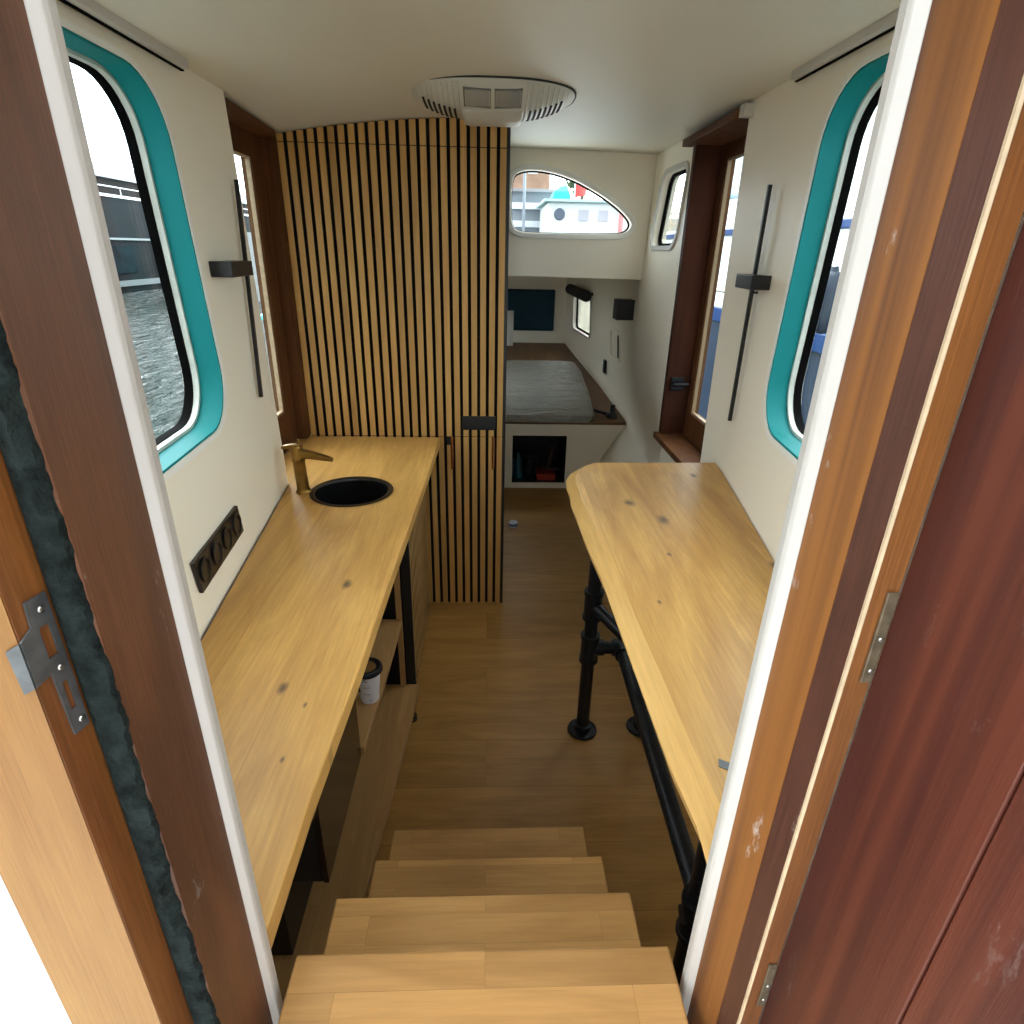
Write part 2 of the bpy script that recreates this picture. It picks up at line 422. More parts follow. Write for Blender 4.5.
root = bpy.data.objects.new('window_3', None); C.objects.link(root); struct(root)
mb = MB(); frame_ring(mb, grow(HW, -.002), grow(HW, .022), fB(-.012), fB(.0)); mb.build('lip', M['bead'], root, smooth=True, bevel=.004)
mb = MB(); frame_ring(mb, grow(HW, -.006), grow(HW, -.0002), fB(.03), fB(.045)); mb.build('gasket', M['rubber'], root, smooth=True)
mb = MB(); panel(mb, grow(HW, -.003), [], fB(.036), fB(.041), .3); mb.build('pane', M['glass'], root)
def small_window(name, hole, X, s, lip=True):
    inn = lambda d: (lambda y, z: (X(y, z)+s*d, y, z))
    root = bpy.data.objects.new(name, None); C.objects.link(root); struct(root)
    mb = MB(); frame_ring(mb, grow(hole, -.002), grow(hole, .016), inn(-.007), inn(.0)); mb.build('lip', M['trimwhite'], root, smooth=True)
    mb = MB(); frame_ring(mb, grow(hole, -.012), grow(hole, -.001), inn(.025), inn(.04)); mb.build('gasket', M['rubber'], root, smooth=True)
    mb = MB(); panel(mb, grow(hole, -.010), [], inn(.03), inn(.035), .3); mb.build('pane', M['glass'], root)
small_window('window_4', winF, XF, 1)
small_window('window_5', winB, XF, 1)

# ------------------------------------------------------------------ side doors in their recesses
def side_door(name, y0, y1, X, s, g0, g1, z0, z1, zt, zb, wz0):
    root = bpy.data.objects.new(name, None); root.location = (s*X, (y0+y1)/2, wz0); C.objects.link(root); struct(root)
    f0 = lambda y, z: (s*X, y, z); f1 = lambda y, z: (s*(X+.035), y, z)
    mb = MB(); panel(mb, [(y0, wz0), (y1, wz0), (y1, zt), (y0, zt)], [[(g0, z0), (g1, z0), (g1, z1), (g0, z1)]], f0, f1, .5)
    mb.build('door_leaf', M['doorwood'], root)
    mb = MB(); hole = [(g0, z0), (g1, z0), (g1, z1), (g0, z1)]
    frame_ring(mb, [(g0+.006, z0+.006), (g1-.006, z0+.006), (g1-.006, z1-.006), (g0+.006, z1-.006)], hole, lambda y, z: (s*(X+.006), y, z), lambda y, z: (s*(X+.02), y, z))
    a = mb.build('glazing_bead', M['pale'] if s < 0 else M['glazebead'], root)
    mb = MB(); mb.box(min(s*(X+.018), s*(X+.022)), max(s*(X+.018), s*(X+.022)), g0, g1, z0, z1); mb.build('pane', M['glass'], root)
    return root
dl = side_door('door_1', DL0+.002, 2.385, .755, -1, 1.93, 2.215, .93, 1.755, 1.90, 0, .02)
dr = side_door('door_2', DR0+.002, 2.47, .832, 1, 2.02, 2.392, .90, 1.812, 1.93, 0, .02)
# left: jamb post and head lining
mb = MB(); mb.box(-.80, -.7182, 2.315, 2.412, .797, 1.875); struct(mb.build('trim_1', M['doorwood'], bevel=.003))
mb = MB(); mb.prism([(-.754, DL0+.003), (-.672, DL0+.003), (-.700, 2.313), (-.754, 2.313)], 1.822, 1.842); struct(mb.build('trim_2', M['doorwood'], bevel=.002))
# right: far jamb (dark), head board, sill
mb = MB(); mb.box(.733, .831, 2.435, 2.468, .802, 1.875); jamb_far = struct(mb.build('trim_3', M['darkwood'], bevel=.002))
mb = MB(); mb.box(.700, .831, DR0+.003, 2.50, 1.858, 1.882); struct(mb.build('trim_4', M['doorwood'], bevel=.003))
mb = MB(); mb.box(.705, .790, DR0-.035, DR0+.0, 1.858, 1.889); o = mb.build('trim_5', M['trimwhite'], bevel=.002); struct(o)
mb = MB(); mb.box(.712, .831, DR0+.003, 2.47, .775, .80); struct(mb.build('trim_6', M['doorwood'], bevel=.003))
mb = MB(); mb.box(.755, .87, DR0+.003, 2.468, .45, .774); struct(mb.build('wall_right_sill', M['white']))
# latch on the far jamb
mb = MB(); mb.box(.748, .802, 2.424, 2.4345, .985, 1.04); lp = mb.build('door_latch', M['blacksteel'], jamb_far, bevel=.004); lp['label'] = 'black metal latch'
mb = MB(); mb.tube([(.775, 2.43, 1.015), (.775, 2.400, 1.015)], .011); mb.tube([(.750, 2.400, 1.015), (.812, 2.400, 1.017)], .008); mb.build('lever', M['blacksteel'], lp, smooth=True)

# ------------------------------------------------------------------ entrance: aft wall, jambs, open door
mb = MB(); mb.box(-1.05, -.347, .36, .42, 0, 1.95); struct(mb.build('wall_aft_left', M['deck']))
mb = MB(); mb.box(.31, 1.05, .36, .42, 0, 1.95); struct(mb.build('wall_aft_right', M['deck']))
mb = MB(); mb.box(-.346, .309, .345, .42, 1.955, 2.06); struct(mb.build('wall_aft_head', M['deck']))
Z0, Z1 = .0, 1.95
def strip(name, poly, m, bevel=0, z0=Z0, z1=Z1, smooth=False):
    mb = MB(); mb.prism(poly, z0, z1); return struct(mb.build(name, m, bevel=bevel, smooth=smooth))
strip('trim_7', [(-.238, .413), (-.2385, .408), (-.2445, .4035), (-.262, .4035), (-.262, .425), (-.240, .425)], M['trimwhite'], .0015)
root = strip('door_frame_left', [(-.2447, .4030), (-.2503, .331), (-.262, .331), (-.262, .403)], M['mahog'])
root.name = 'trim_8'
# rough foam seal in the rabbet
mb = MB(); rings = []
nz = 520
for i in range(nz+1):
    z = Z0+(Z1-Z0)*i/nz; a = random.uniform(-1, 1)*.0007+.0013*math.sin(z*17)+.0011*math.sin(z*47+1)+.0009*math.sin(z*131+2)+.0006*math.sin(z*290)
    b = random.uniform(-1, 1)*.0013
    rings.append([(-.2512+a*.8, .3305, z), (-.2525+a, .3265+b, z), (-.258+b, .3235+a, z), (-.266, .325+b, z), (-.2725, .3295, z), (-.2725, .334, z), (-.2512, .334, z)])
mb.loft(rings); o = mb.build('foam_seal', M['seal'], None, smooth=True)
tag(o, 'ragged grey-green foam draught seal running down the left door rabbet', 'seal')
strip('trim_9', [(-.2727, .3285), (-.278, .3042), (-.30, .3042), (-.30, .345), (-.2727, .345)], M['orange'])
strip('trim_10', [(-.2783, .3035), (-.3455, .297), (-.3455, .355), (-.302, .355), (-.302, .3043)], M['yellow'], .0008)
# lock keep plate on the left
o = thing('strike_plate', (-.276, .316, 1.2290), 'worn grey metal lock keep screwed to the left door jamb', 'strike plate')
def PL(u, z, d=0):      # u along orange face from corner (-.278,.3042) toward seal
    a = Vector((-.278, .3042)); b = Vector((-.2727, .3285)); t = (b-a).normalized(); n = Vector((t.y, -t.x))
    q = a+t*u+n*(d+.0004); return (q.x, q.y, z)
zp0, zp1 = 1.1980, 1.3020
hole1 = [(.0115, 1.2590), (.0185, 1.2590), (.0185, 1.2820), (.0115, 1.2820)]
hole2 = [(.0140, 1.2160), (.0185, 1.2160), (.0185, 1.2390), (.0140, 1.2390)]
mb = MB(); panel(mb, [(.0110, zp0), (.0225, zp0), (.0225, zp1), (.0085, zp1), (.0075, 1.2850), (-.001, 1.2800), (-.001, 1.2470), (.0100, 1.2490)], [hole1, hole2], lambda u, z: PL(u, z, .0016), lambda u, z: PL(u, z, 0), .2)
mb.build('plate', M['steel'], o)
def PY(u, z, d=0):      # on the yellow aft face
    a = Vector((-.2783, .3035)); b = Vector((-.3455, .297)); t = (b-a).normalized(); n = Vector((-t.y, t.x))
    q = a+t*u+n*(d+.0004); return (q.x, q.y, z)
mb = MB(); panel(mb, [(-.001, 1.2470), (.0060, 1.2430), (.0075, 1.2750), (-.001, 1.2800)], [], lambda u, z: PY(u, z, .0016), lambda u, z: PY(u, z, 0), .2)
mb.build('lip', M['steel'], o)
for u, z in ((.0165, 1.2930), (.0165, 1.2495), (.0185, 1.2055)):
    mb = MB(); c = Vector(PL(u, z, .0016)); n = (Vector(PL(u, z, 1))-Vector(PL(u, z, 0))).normalized()
    mb.lathe([(0, .001), (.0018, .0009), (.0024, 0), (.0024, -.001)], c, 14, n); mb.build('screw', M['screw'], o, smooth=True)

# right hand side
strip('trim_11', [(.234, .413), (.235, .408), (.2415, .4035), (.262, .4035), (.262, .425), (.236, .425)], M['trimwhite'], .0015)
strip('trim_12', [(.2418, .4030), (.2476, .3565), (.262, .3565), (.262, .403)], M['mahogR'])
strip('trim_15', [(.2477, .3560), (.2508, .3315), (.262, .3315), (.262, .356)], M['plum'])
strip('trim_13', [(.2508, .3310), (.2506, .3287), (.2520, .3275), (.256, .3275), (.256, .331)], M['pale'])  # thin ridge with its edge highlight put into the colour
strip('trim_14', [(.2522, .3272), (.2685, .3262), (.2685, .345), (.2565, .345), (.2565, .3272)], M['orange'])
# open door leaf, folded back along the right
droot = bpy.data.objects.new('door_3', None); droot.location = (.29, 0, .5); C.objects.link(droot); struct(droot)
def dx(y): return .2690+(.3255-y)*.045
def board(y0, y1, name):
    mb = MB(); mb.prism([(dx(y1), y1), (dx(y0), y0), (dx(y0)+.035, y0), (dx(y1)+.035, y1)], .3, 1.95); return mb.build(name, M['redwood'], droot, bevel=.0012)
board(.2168, .3255, 'door_stile'); board(.08, .2155, 'door_board'); board(-.06, .0787, 'door_board'); board(-.25, -.0613, 'door_board')
# hinge leaves let into the edge
for (za, zb_, nm) in ((1.229, 1.3015, 'hinge'), (.842, .905, 'hinge')):
    mb = MB(); mb.box(.2605, .2680, .3240, .3262, za, zb_); h = mb.build('hinge', M['tarnish'], droot, bevel=.0006); h['label'] = 'tarnished steel hinge leaf'
    for z in (za+.010, (za+zb_)/2):
        mb = MB(); mb.lathe([(0, .0012), (.0014, .001), (.002, 0), (.002, -.001)], (.2652, .3242, z), 12, (0, -1, 0)); mb.build('screw', M['screw'], h, smooth=True)

# ------------------------------------------------------------------ slatted partition
PY0 = 2.366; pitch = .0342
o = thing('slatted_partition', (-.32, 2.40, 0), 'tall partition of vertical oak slats on black felt, behind the sink', 'partition')
def ztop(x): return ZC(x)+.02
mb = MB(); pts = [(-.7175+i*(.788)/12, 0) for i in range(13)]
mb.prism([(-.7175, 0), (.071, 0)]+[(x, ZC(x)-.001) for x, _ in pts[::-1]], PY0+.012, PY0+.040, 'y'); mb.build('backing_board', M['felt'], o)
for (za, zb_, nm) in ((0, .797, 'lower_slats'), (.799, 1.8185, 'middle_slats'), (1.8210, None, 'upper_slats')):
    mb = MB()
    for k in range(23):
        x1 = .071-.0125-k*pitch; x0 = x1-.0218
        if x0 < -.7175: x0 = -.7165
        if x1-x0 < .004: continue
        vent = k in (1, 2, 3, 4)
        segs = [(za, zb_ if zb_ else ZC(x0)-.002)]
        if vent and nm == 'lower_slats': segs = [(za, .797)]
        if vent and nm == 'middle_slats': segs = [(.884, zb_)]
        if nm == 'lower_slats' and k == 6: segs = [(za, .762)]
        for a, b in segs: mb.box(x0, x1, PY0, PY0+.012, a, b)
    veneer(mb.build(nm, M['slat'], o), 1, -1, M['felt'])
mb = MB()
for k in (1, 2, 3, 4):
    x1 = .071-.0125-k*pitch; mb.box(x1-.0218, x1, PY0, PY0+.012, .799, .826)
veneer(mb.build('short_slats', M['slat'], o), 1, -1, M['felt'])
x1 = .071-.0125-pitch; x0 = .071-.0125-4*pitch-.0218
mb = MB(); mb.box(x0-.006, x1+.006, PY0-.003, PY0+.012, .828, .883); v = mb.build('vent_plate', M['black'], o, bevel=.003); v['label'] = 'black recessed pull plate'
mb = MB(); mb.box(.071-.0125-6*pitch-.0218, .071-.0125-6*pitch, PY0-.001, PY0+.012, .764, .797); mb.build('cable_slot', M['black'], o)
mb = MB(); mb.box(.0585, .071, PY0+.001, PY0+.012, 0, 1.905); mb.build('edge_profile', M['black'], o)
mb = MB(); mb.box(.040, .071, PY0+.041, 3.0, 0, 1.39); mb.box(.040, .071, PY0+.041, 2.998, 1.39, 1.905); mb.build('return_panel', M['felt'], o)
for hx in (-.146, .0215):
    mb = MB(); mb.tube([(hx, PY0-.02, .665), (hx, PY0-.022, .74), (hx, PY0-.02, .805)], [.0055, .0065, .0055], 12); h = mb.build('handle', M['copper'], o, smooth=True); h['label'] = 'copper pull'
    for z in (.685, .788):
        mb = MB(); mb.tube([(hx, PY0-.020, z), (hx, PY0-.0005, z)], .0045, 10); mb.build('post', M['copper'], h, smooth=True)

# ------------------------------------------------------------------ worktop, sink, tap
ZT = .795
back = [(XL(y, ZT)+.002, y) for y in (.42, .7, 1.0, 1.3, 1.6, DL0-.002)]
front = [(-.245, .432), (-.244, .60), (-.232, .9), (-.226, 1.2), (-.214, 1.6), (-.203, 2.0), (-.196, 2.362)]
outline = back+[(-.752, DL0), (-.752, 2.362)]+front[::-1]
SC = (-.427, 1.762); SR = .118
circ = [(SC[0]+SR*math.cos(2*PI*k/48), SC[1]+SR*math.sin(2*PI*k/48)) for k in range(48)]
mb = MB(); panel(mb, outline[::-1], [circ], lambda x, y: (x, y, ZT), lambda x, y: (x, y, ZT-.036), .3)
o = mb.build('worktop', M['counter'], None, bevel=.004)
tag(o, 'long oak worktop with a round sink cut out, along the left wall', 'worktop')
mb = MB(); mb.tube([(XL(y, .80)+.004, y, .7965) for y in (.43, .8, 1.2, 1.6, DL0-.01)], .0016, 6); o = mb.build('sealant_bead', plain('grey_sealant', (96, 90, 80), .6), None)
tag(o, 'thin dark sealant line where the oak worktop meets the left wall', 'sealant')
o = thing('sink', (SC[0], SC[1], ZT-.16), 'round black sink bowl let into the oak worktop', 'sink')
mb = MB(); mb.lathe([(SR+.010, ZT+.0008), (SR+.010, ZT+.003), (SR+.002, ZT+.004), (SR-.006, ZT+.001), (SR-.010, ZT-.01), (SR-.012, ZT-.13), (SR-.03, ZT-.152), (.03, ZT-.158), (.0, ZT-.158)], (SC[0], SC[1], 0), 56)
mb.build('bowl', M['sink'], o, smooth=True)
mb = MB(); mb.lathe([(0, ZT-.1545), (.024, ZT-.1545), (.028, ZT-.1575)], (SC[0], SC[1], 0), 24); mb.build('drain', M['steel'], o, smooth=True)
TX, TY = -.573, 1.752
o = thing('faucet', (TX, TY, ZT), 'antique brass mixer tap standing left of the round sink', 'faucet')
mb = MB(); mb.lathe([(.0, 0), (.024, 0), (.024, .006), (.019, .012), (.0185, .10), (.020, .102), (.020, .108), (.0175, .11), (.0175, .142), (.0145, .150), (0, .151)], (TX, TY, ZT+.0005), 28, (-.04, 0, 1)); mb.build('body', M['brass'], o, smooth=True)
mb = MB(); mb.loft([[(TX+.008+dx_, TY+w*sy, ZT+h+sz*hh) for sy, sz in ((-1, -1), (1, -1), (1, 1), (-1, 1))] for dx_, w, h, hh in ((-.012, .013, .128, .013), (.03, .012, .122, .011), (.075, .010, .112, .007), (.092, .008, .107, .005))])
mb.build('spout', M['brass'], o, bevel=.003, smooth=True)
mb = MB(); mb.loft([[(TX+dx_, TY+w*sy, ZT+h+sz*hh) for sy, sz in ((-1, -1), (1, -1), (1, 1), (-1, 1))] for dx_, w, h, hh in ((.012, .010, .150, .005), (-.02, .010, .150, .006), (-.05, .009, .146, .004))])
mb.tube([(TX+.002, TY, ZT+.15), (TX+.002, TY, ZT+.172)], .0045, 10); mb.build('lever', M['brass'], o, bevel=.002, smooth=True)

# cabinet below the sink, slatted aisle side
o = thing('sink_cabinet', (-.40, 2.05, 0), 'low cabinet under the sink with fine slatted aisle side', 'cabinet')
xa = -.262
mb = MB(); mb.box(-.60, xa-.004, 1.775, 2.36, .005, .60); mb.box(xa-.03, xa-.004, 1.775, 2.36, .60, .751); mb.build('carcass', M['felt'], o)
mb = MB(); y = 1.80
while y < 2.34: mb.box(xa-.004, xa, y, y+.0205, .004, .751); y += pitch
veneer(mb.build('slats', wood('oak_slat_side', (196, 156, 98), (178, 134, 78), 'z', None, .5, .86, across='y'), o), 0, 1, M['felt'])
mb = MB(); mb.box(-.288, xa+.004, 1.752, 1.774, .0, .751); mb.build('corner_post', M['black'], o)
# shelves beneath the worktop
o = thing('shelf_unit', (-.40, 1.35, 0), 'oak shelf unit under the left worktop, in front of the slatted cabinet', 'shelf')
mb = MB(); mb.prism([(-.56, 1.166), (-.312, 1.166), (-.302, 1.40), (-.292, 1.748), (-.58, 1.748)], .305, .328); mb.build('upper_shelf', M['shelf'], o, bevel=.002)
mb = MB(); mb.prism([(-.50, .70), (-.305, .70), (-.297, .957), (-.272, 1.3), (-.246, 1.690), (-.246, 1.75), (-.56, 1.75)], .018, .045); mb.build('lower_shelf', M['shelf'], o, bevel=.002)
mb = MB(); mb.box(-.310, -.292, 1.735, 1.75, .046, .751); mb.build('upright', M['shelf'], o)
mb = MB(); mb.box(-.58, -.37, 1.742, 1.751, .329, .62); mb.box(-.56, -.37, 1.742, 1.751, .046, .304); mb.build('back_panel', M['felt'], o)
for y in (.98, 1.62):
    mb = MB(); mb.tube([(-.258, y, .0), (-.258, y, .0175)] if y > 1.2 else [(-.33, y, 0), (-.33, y, .0175)], .018, 16); mb.build('foot', M['black'], o, smooth=True)
mb = MB(); mb.box(-.52, -.43, .84, 1.15, .046, .304); mb.build('support', M['black'], o)
# fridge
o = thing('mini_fridge', (-.44, .99, .305), 'dark mirror-fronted fridge box under the near part of the left worktop', 'fridge')
mb = MB(); mb.box(-.50, -.332, .828, 1.162, .305, .745); mb.build('body', M['black'], o, bevel=.003)
mb = MB(); mb.box(-.331, -.320, .826, 1.164, .305, .745); mb.build('door', M['glossblack'], o, bevel=.001)
# takeaway cup
cx, cy = -.330, 1.350
o = thing('takeaway_cup', (cx, cy, .328), 'white paper cup with black lid on the shelf below the worktop', 'cup')
mb = MB(); mb.lathe([(0, .3285), (.0255, .3285), (.035, .428), (.034, .428), (0, .427)], (cx, cy, 0), 40); b_ = mb.build('body', plain('cup_paper', (226, 224, 226), .6), o, smooth=True)
mb = MB(); mb.lathe([(.0375, .424), (.0415, .428), (.041, .438), (.037, .443), (.034, .443), (.032, .438), (.0, .437)], (cx, cy, 0), 40); mb.build('lid', M['black'], o, smooth=True)
mb = MB(); mb.lathe([(0, .4385), (.024, .4385), (.024, .4375)], (cx+.0, cy, 0), 30); mb.build('lid_reflection', plain('brown_reflection', (120, 88, 52), .4), o, smooth=True)  # brown reflection on the black lid, painted as a flat disc
mb = MB()
def cupP(a, z, e=.0006):
    r = .0255+(z-.3285)/.0995*.0095+e; return (cx+r*math.cos(a), cy+r*math.sin(a), z)
def mark(a0, a1, z0, z1, n=4):
    mb.loft([[cupP(a0+(a1-a0)*k/n, z0) for k in range(n+1)], [cupP(a0+(a1-a0)*k/n, z1) for k in range(n+1)]], close=False)
A0 = -PI/2
mark(A0-.50, A0+.15, .412, .4145); mark(A0-.35, A0+.05, .418, .4205); mark(A0-.3, A0+.3, .390, .3915); mark(A0-.35, A0+.35, .365, .3665); mark(A0+.25, A0+.42, .341, .344)
for zc, w in ((.405, .14), (.400, .22), (.394, .28), (.387, .30), (.380, .26), (.374, .30), (.368, .22)): mark(A0-.95-w, A0-.95+w, zc-.0035, zc+.0035)
a = mb.build('print', plain('cup_ink', (40, 38, 50), .6), b_)

# ------------------------------------------------------------------ stairs
o = thing('staircase', (0, .7, 0), 'four block-glued wooden steps going down from the doorway', 'stairs')
S = [(.7265, .27, .4475, -.225, .2245), (.595, .41, .602, -.2265, .2235), (.407, .57, .800, -.215, .230), (.2535, .76, .988, -.215, .231)]
for i, (z, ya, yb, xa_, xb_) in enumerate(S):
    mb = MB(); mb.box(xa_, xb_, ya, yb, z-.035, z); mb.build('tread', M['stair'], o, bevel=.003)
    nxt = 0 if i == 3 else S[i+1][0]
    mb = MB(); mb.box(xa_+.03, xb_-.03, ya+.05, ya+.07, (S[i+1][0]+.001 if i < 3 else .001), z-.036); mb.build('riser', M['stair'], o)
mb = MB(); mb.prism([(.30, .001), (.93, .001), (.93, .2175), (.85, .2175), (.72, .371), (.52, .371), (.50, .559), (.36, .559), (.36, .690), (.30, .690)], -.15, -.12, 'x'); mb.build('stringer', M['stair'], o)
mb = MB(); mb.prism([(.30, .001), (.93, .001), (.93, .2175), (.85, .2175), (.72, .371), (.52, .371), (.50, .559), (.36, .559), (.36, .690), (.30, .690)], .12, .15, 'x'); mb.build('stringer', M['stair'], o)

# ------------------------------------------------------------------ desk on black pipe frame
ZD = .88
fr = [(.250, .430), (.256, .50), (.248, .60), (.247, .70), (.245, .85), (.2435, 1.0), (.243, 1.10), (.236, 1.22), (.232, 1.33), (.231, 1.42), (.228, 1.50), (.234, 1.56), (.231, 1.62), (.237, 1.685), (.256, 1.745), (.292, 1.795), (.340, 1.822)]
inn_ = [(.285, .430), (.290, .50), (.284, .60), (.282, .70), (.279, .85), (.276, 1.0), (.274, 1.10), (.266, 1.22), (.262, 1.33), (.259, 1.42), (.256, 1.50), (.259, 1.56), (.257, 1.62), (.264, 1.685), (.280, 1.735), (.308, 1.780), (.344, 1.812)]
bk = [(.741, 1.822)]+[(XR(y, ZD)-.004, y) for y in (1.75, 1.5, 1.2, .9, .6, .43)]
o = thing('desk', (.45, 1.1, 0), 'live-edge oak desk on black pipe legs along the right wall', 'desk')
mb = MB(); bm = mb.bm
def loop(pts, z): return [bm.verts.new((p[0], p[1], z)) for p in pts]
Lt = loop(inn_+bk, ZD); Lm = loop(fr+bk, ZD-.016); Lb = loop([(x+.012, y) for x, y in fr]+bk, ZD-.05)
bm.faces.new(Lt); bm.faces.new(Lb[::-1]); n = len(Lt)
mats = []
for i in range(n):
    j = (i+1) % n
    f = bm.faces.new((Lt[i], Lm[i], Lm[j], Lt[j])) 
    if i < len(fr)-1: f.material_index = 1
    f = bm.faces.new((Lm[i], Lb[i], Lb[j], Lm[j]))
    if i < len(fr)-1: f.material_index = 1
top = mb.build('tabletop', M['desk'], o); top.data.materials.append(M['edge'])
mb = MB(); mb.prism([(.308, .577), (.331, .562), (.36, .560), (.36, .580), (.333, .581), (.322, .584), (.312, .590)], ZD-.001, ZD+.0012); a = mb.build('inlay', plain('grey_filler', (84, 88, 92), .4), o); a['label'] = 'dark grey filler patch'
mb = MB(); mb.lathe([(0, .0012), (.009, .0012), (.009, -.001)], (.349, .606, ZD), 16); mb.build('inlay', plain('grey_filler_dot', (96, 84, 72), .5), o)
PR = .021
def leg(x, y, ztop_=ZD-.06):
    mb = MB(); mb.lathe([(0, .0), (.048, .0), (.050, .003), (.048, .010), (.030, .014), (.030, .032), (PR, .034), (PR, .05)], (x, y, .0005), 32)
    f_ = mb.build('foot_flange', M['blacksteel'], o, smooth=True)
    mb = MB(); mb.tube([(x, y, .03), (x, y, ztop_)], PR, 20); mb.build('leg', M['blacksteel'], o, smooth=True)
    mb = MB(); mb.lathe([(PR, -.034), (.030, -.032), (.030, -.012), (.05, -.008), (.05, 0), (0, 0)], (x, y, ZD-.051), 32); mb.build('top_flange', M['blacksteel'], o, smooth=True)
def fitting(p, d, l=.05, r=.0275):
    d = Vector(d).normalized(); p = Vector(p); e = []
    mb = MB(); mb.tube([p-d*l, p-d*(l-.012), p-d*(l-.0125), p+d*(l-.0125), p+d*(l-.012), p+d*l], [r+.003, r+.003, r, r, r+.003, r+.003], 20); return mb
leg(.327, 1.56); leg(.533, 1.57); leg(.40, .72)
ZL = .345
for (x, y, z) in ((.327, 1.56, ZL), (.327, 1.56, .505), (.40, .72, ZL)):
    fitting((x, y, z), (0, 0, 1)).build('tee_joint', M['blacksteel'], o, smooth=True)
mb = MB(); mb.tube([(.327, 1.56, ZL), (.414, 1.56, ZL), (.427, 1.55, ZL), (.429, 1.53, ZL), (.412, .72, ZL+.015)], [PR, PR, PR, PR, PR], 20); mb.build('rail', M['blacksteel'], o, smooth=True)
mb = MB(); mb.tube([(.400, 1.56, ZL), (.420, 1.559, ZL), (.4285, 1.549, ZL), (.429, 1.515, ZL)], .0275, 20); mb.build('elbow_joint', M['blacksteel'], o, smooth=True)
mb = MB(); mb.tube([(.327, 1.56, .505), (.41, 1.43, .47), (.53, 1.20, .42)], PR*.9, 20); mb.build('brace', M['blacksteel'], o, smooth=True)
mb = MB(); mb.tube([(.327, 1.56, ZL), (.372, 1.56, ZL)], .0265, 20); mb.build('collar', M['blacksteel'], o, smooth=True)
mb = MB(); mb.tube([(.43, 1.56, ZL), (.533, 1.57, ZL)], PR, 20); mb.build('rail', M['blacksteel'], o, smooth=True)
mb = MB(); mb.tube([(.372, .72, .35), (.40, .72, .35)], .016, 16); mb.build('plug', M['blacksteel'], o, smooth=True)

# ------------------------------------------------------------------ wall lamps, socket, rails, ceiling light
def wall_lamp(side):
    if side < 0:
        rod = [(-.652, 1.775, 1.652), (-.630, 1.668, 1.113)]; c = (-.630, 1.63, 1.442); dy = .135
        lab = 'thin black rod wall lamp with square head on the left wall'
    else:
        rod = [(.716, 1.705, 1.668), (.716, 1.705, 1.052)]; c = (.703, 1.755, 1.438); dy = .125
        lab = 'thin black rod wall lamp with square head on the right wall'
    l = thing('wall_lamp', c, lab, 'wall lamp')
    a, b = Vector(rod[0]), Vector(rod[1])
    mb = MB(); t = .0045
    mb.loft([[(p.x+sx*t, p.y+sy*t, p.z) for sx, sy in ((-1, -1), (1, -1), (1, 1), (-1, 1))] for p in (a, b)]); mb.build('rod', M['black'], l)
    mb = MB(); X = XL if side < 0 else XR
    y0, y1 = (1.515, 1.665) if side < 0 else (1.62, 1.75)
    if side < 0:
        mb.prism([(XL(y0, 1.44)+.0, y0), (XL(y0, 1.44)+.052, y0), (XL(y1, 1.44)+.052, y1), (XL(y1, 1.44)+.0, y1)], 1.428, 1.462)
    else:
        mb.prism([(XR(y0, 1.44)-.0, y0), (XR(y0, 1.44)-.052, y0), (XR(y1, 1.44)-.052, y1), (XR(y1, 1.44)-.0, y1)], 1.420, 1.455)
    mb.build('head', M['black'], l, bevel=.002)
    for q in (.36, .42):
        mb = MB(); p = a.lerp(b, q); mb.tube([p, (X(p.y, p.z), p.y, p.z)], .003, 8)
        mb.build('bracket', M['black'], l)
wall_lamp(-1); wall_lamp(1)
# socket strip
o = thing('socket_strip', (-.58, 1.17, .90), 'black four-gang socket plate on the left wall above the worktop', 'socket')
def SP(y, z, d): return (XL(y, z)+d, y, z)
mb = MB(); panel(mb, [(1.037, .865), (1.325, .865), (1.325, .932), (1.037, .932)], [], lambda y, z: SP(y, z, .009), lambda y, z: SP(y, z, .0005), .1); mb.build('plate', plain('bakelite', (30, 23, 19), .35), o, bevel=.002)
for k in range(4):
    yy = 1.037+.036+k*.072
    mb = MB(); mb.lathe([(.0265, .0), (.0265, .003), (.0225, .003), (.0215, -.004), (0, -.004)], SP(yy, .8985, .0100), 28, (1, .1, 0)); s_ = mb.build('socket', M['black'], o, smooth=True)
    mb = MB()
    for dz in (-.008, .008): mb.lathe([(.0025, .0), (0, .0)], SP(yy, .8985+dz*0, .0066), 10, (1, .1, 0))
    mb.build('pin_holes', M['dark'], s_)
# blind rails
for s, X, y0, y1, zz, lab in ((-1, XL, .55, 1.575, 1.846, 'slim white blind rail along the ceiling above the left window'), (1, XR, .55, 1.675, 1.888, 'slim white blind rail along the ceiling above the right window')):
    xi = abs(X(1.3, zz))
    o = thing('blind_rail', (s*(xi-.02), 1.1, zz), lab, 'blind rail')
    x0, x1 = sorted((s*(xi-.003), s*(xi-.026))); 
    mb = MB(); mb.box(x0, x1, y0, y1, zz-.006, zz+.018); mb.build('rail', M['trimwhite'], o, bevel=.002)
    xg = s*(xi-.006)
    mb = MB(); mb.box(min(xg, xg-s*.007), max(xg, xg-s*.007), y0, y1+.004, zz-.0085, zz-.0055); mb.build('track', M['rubber'], o)
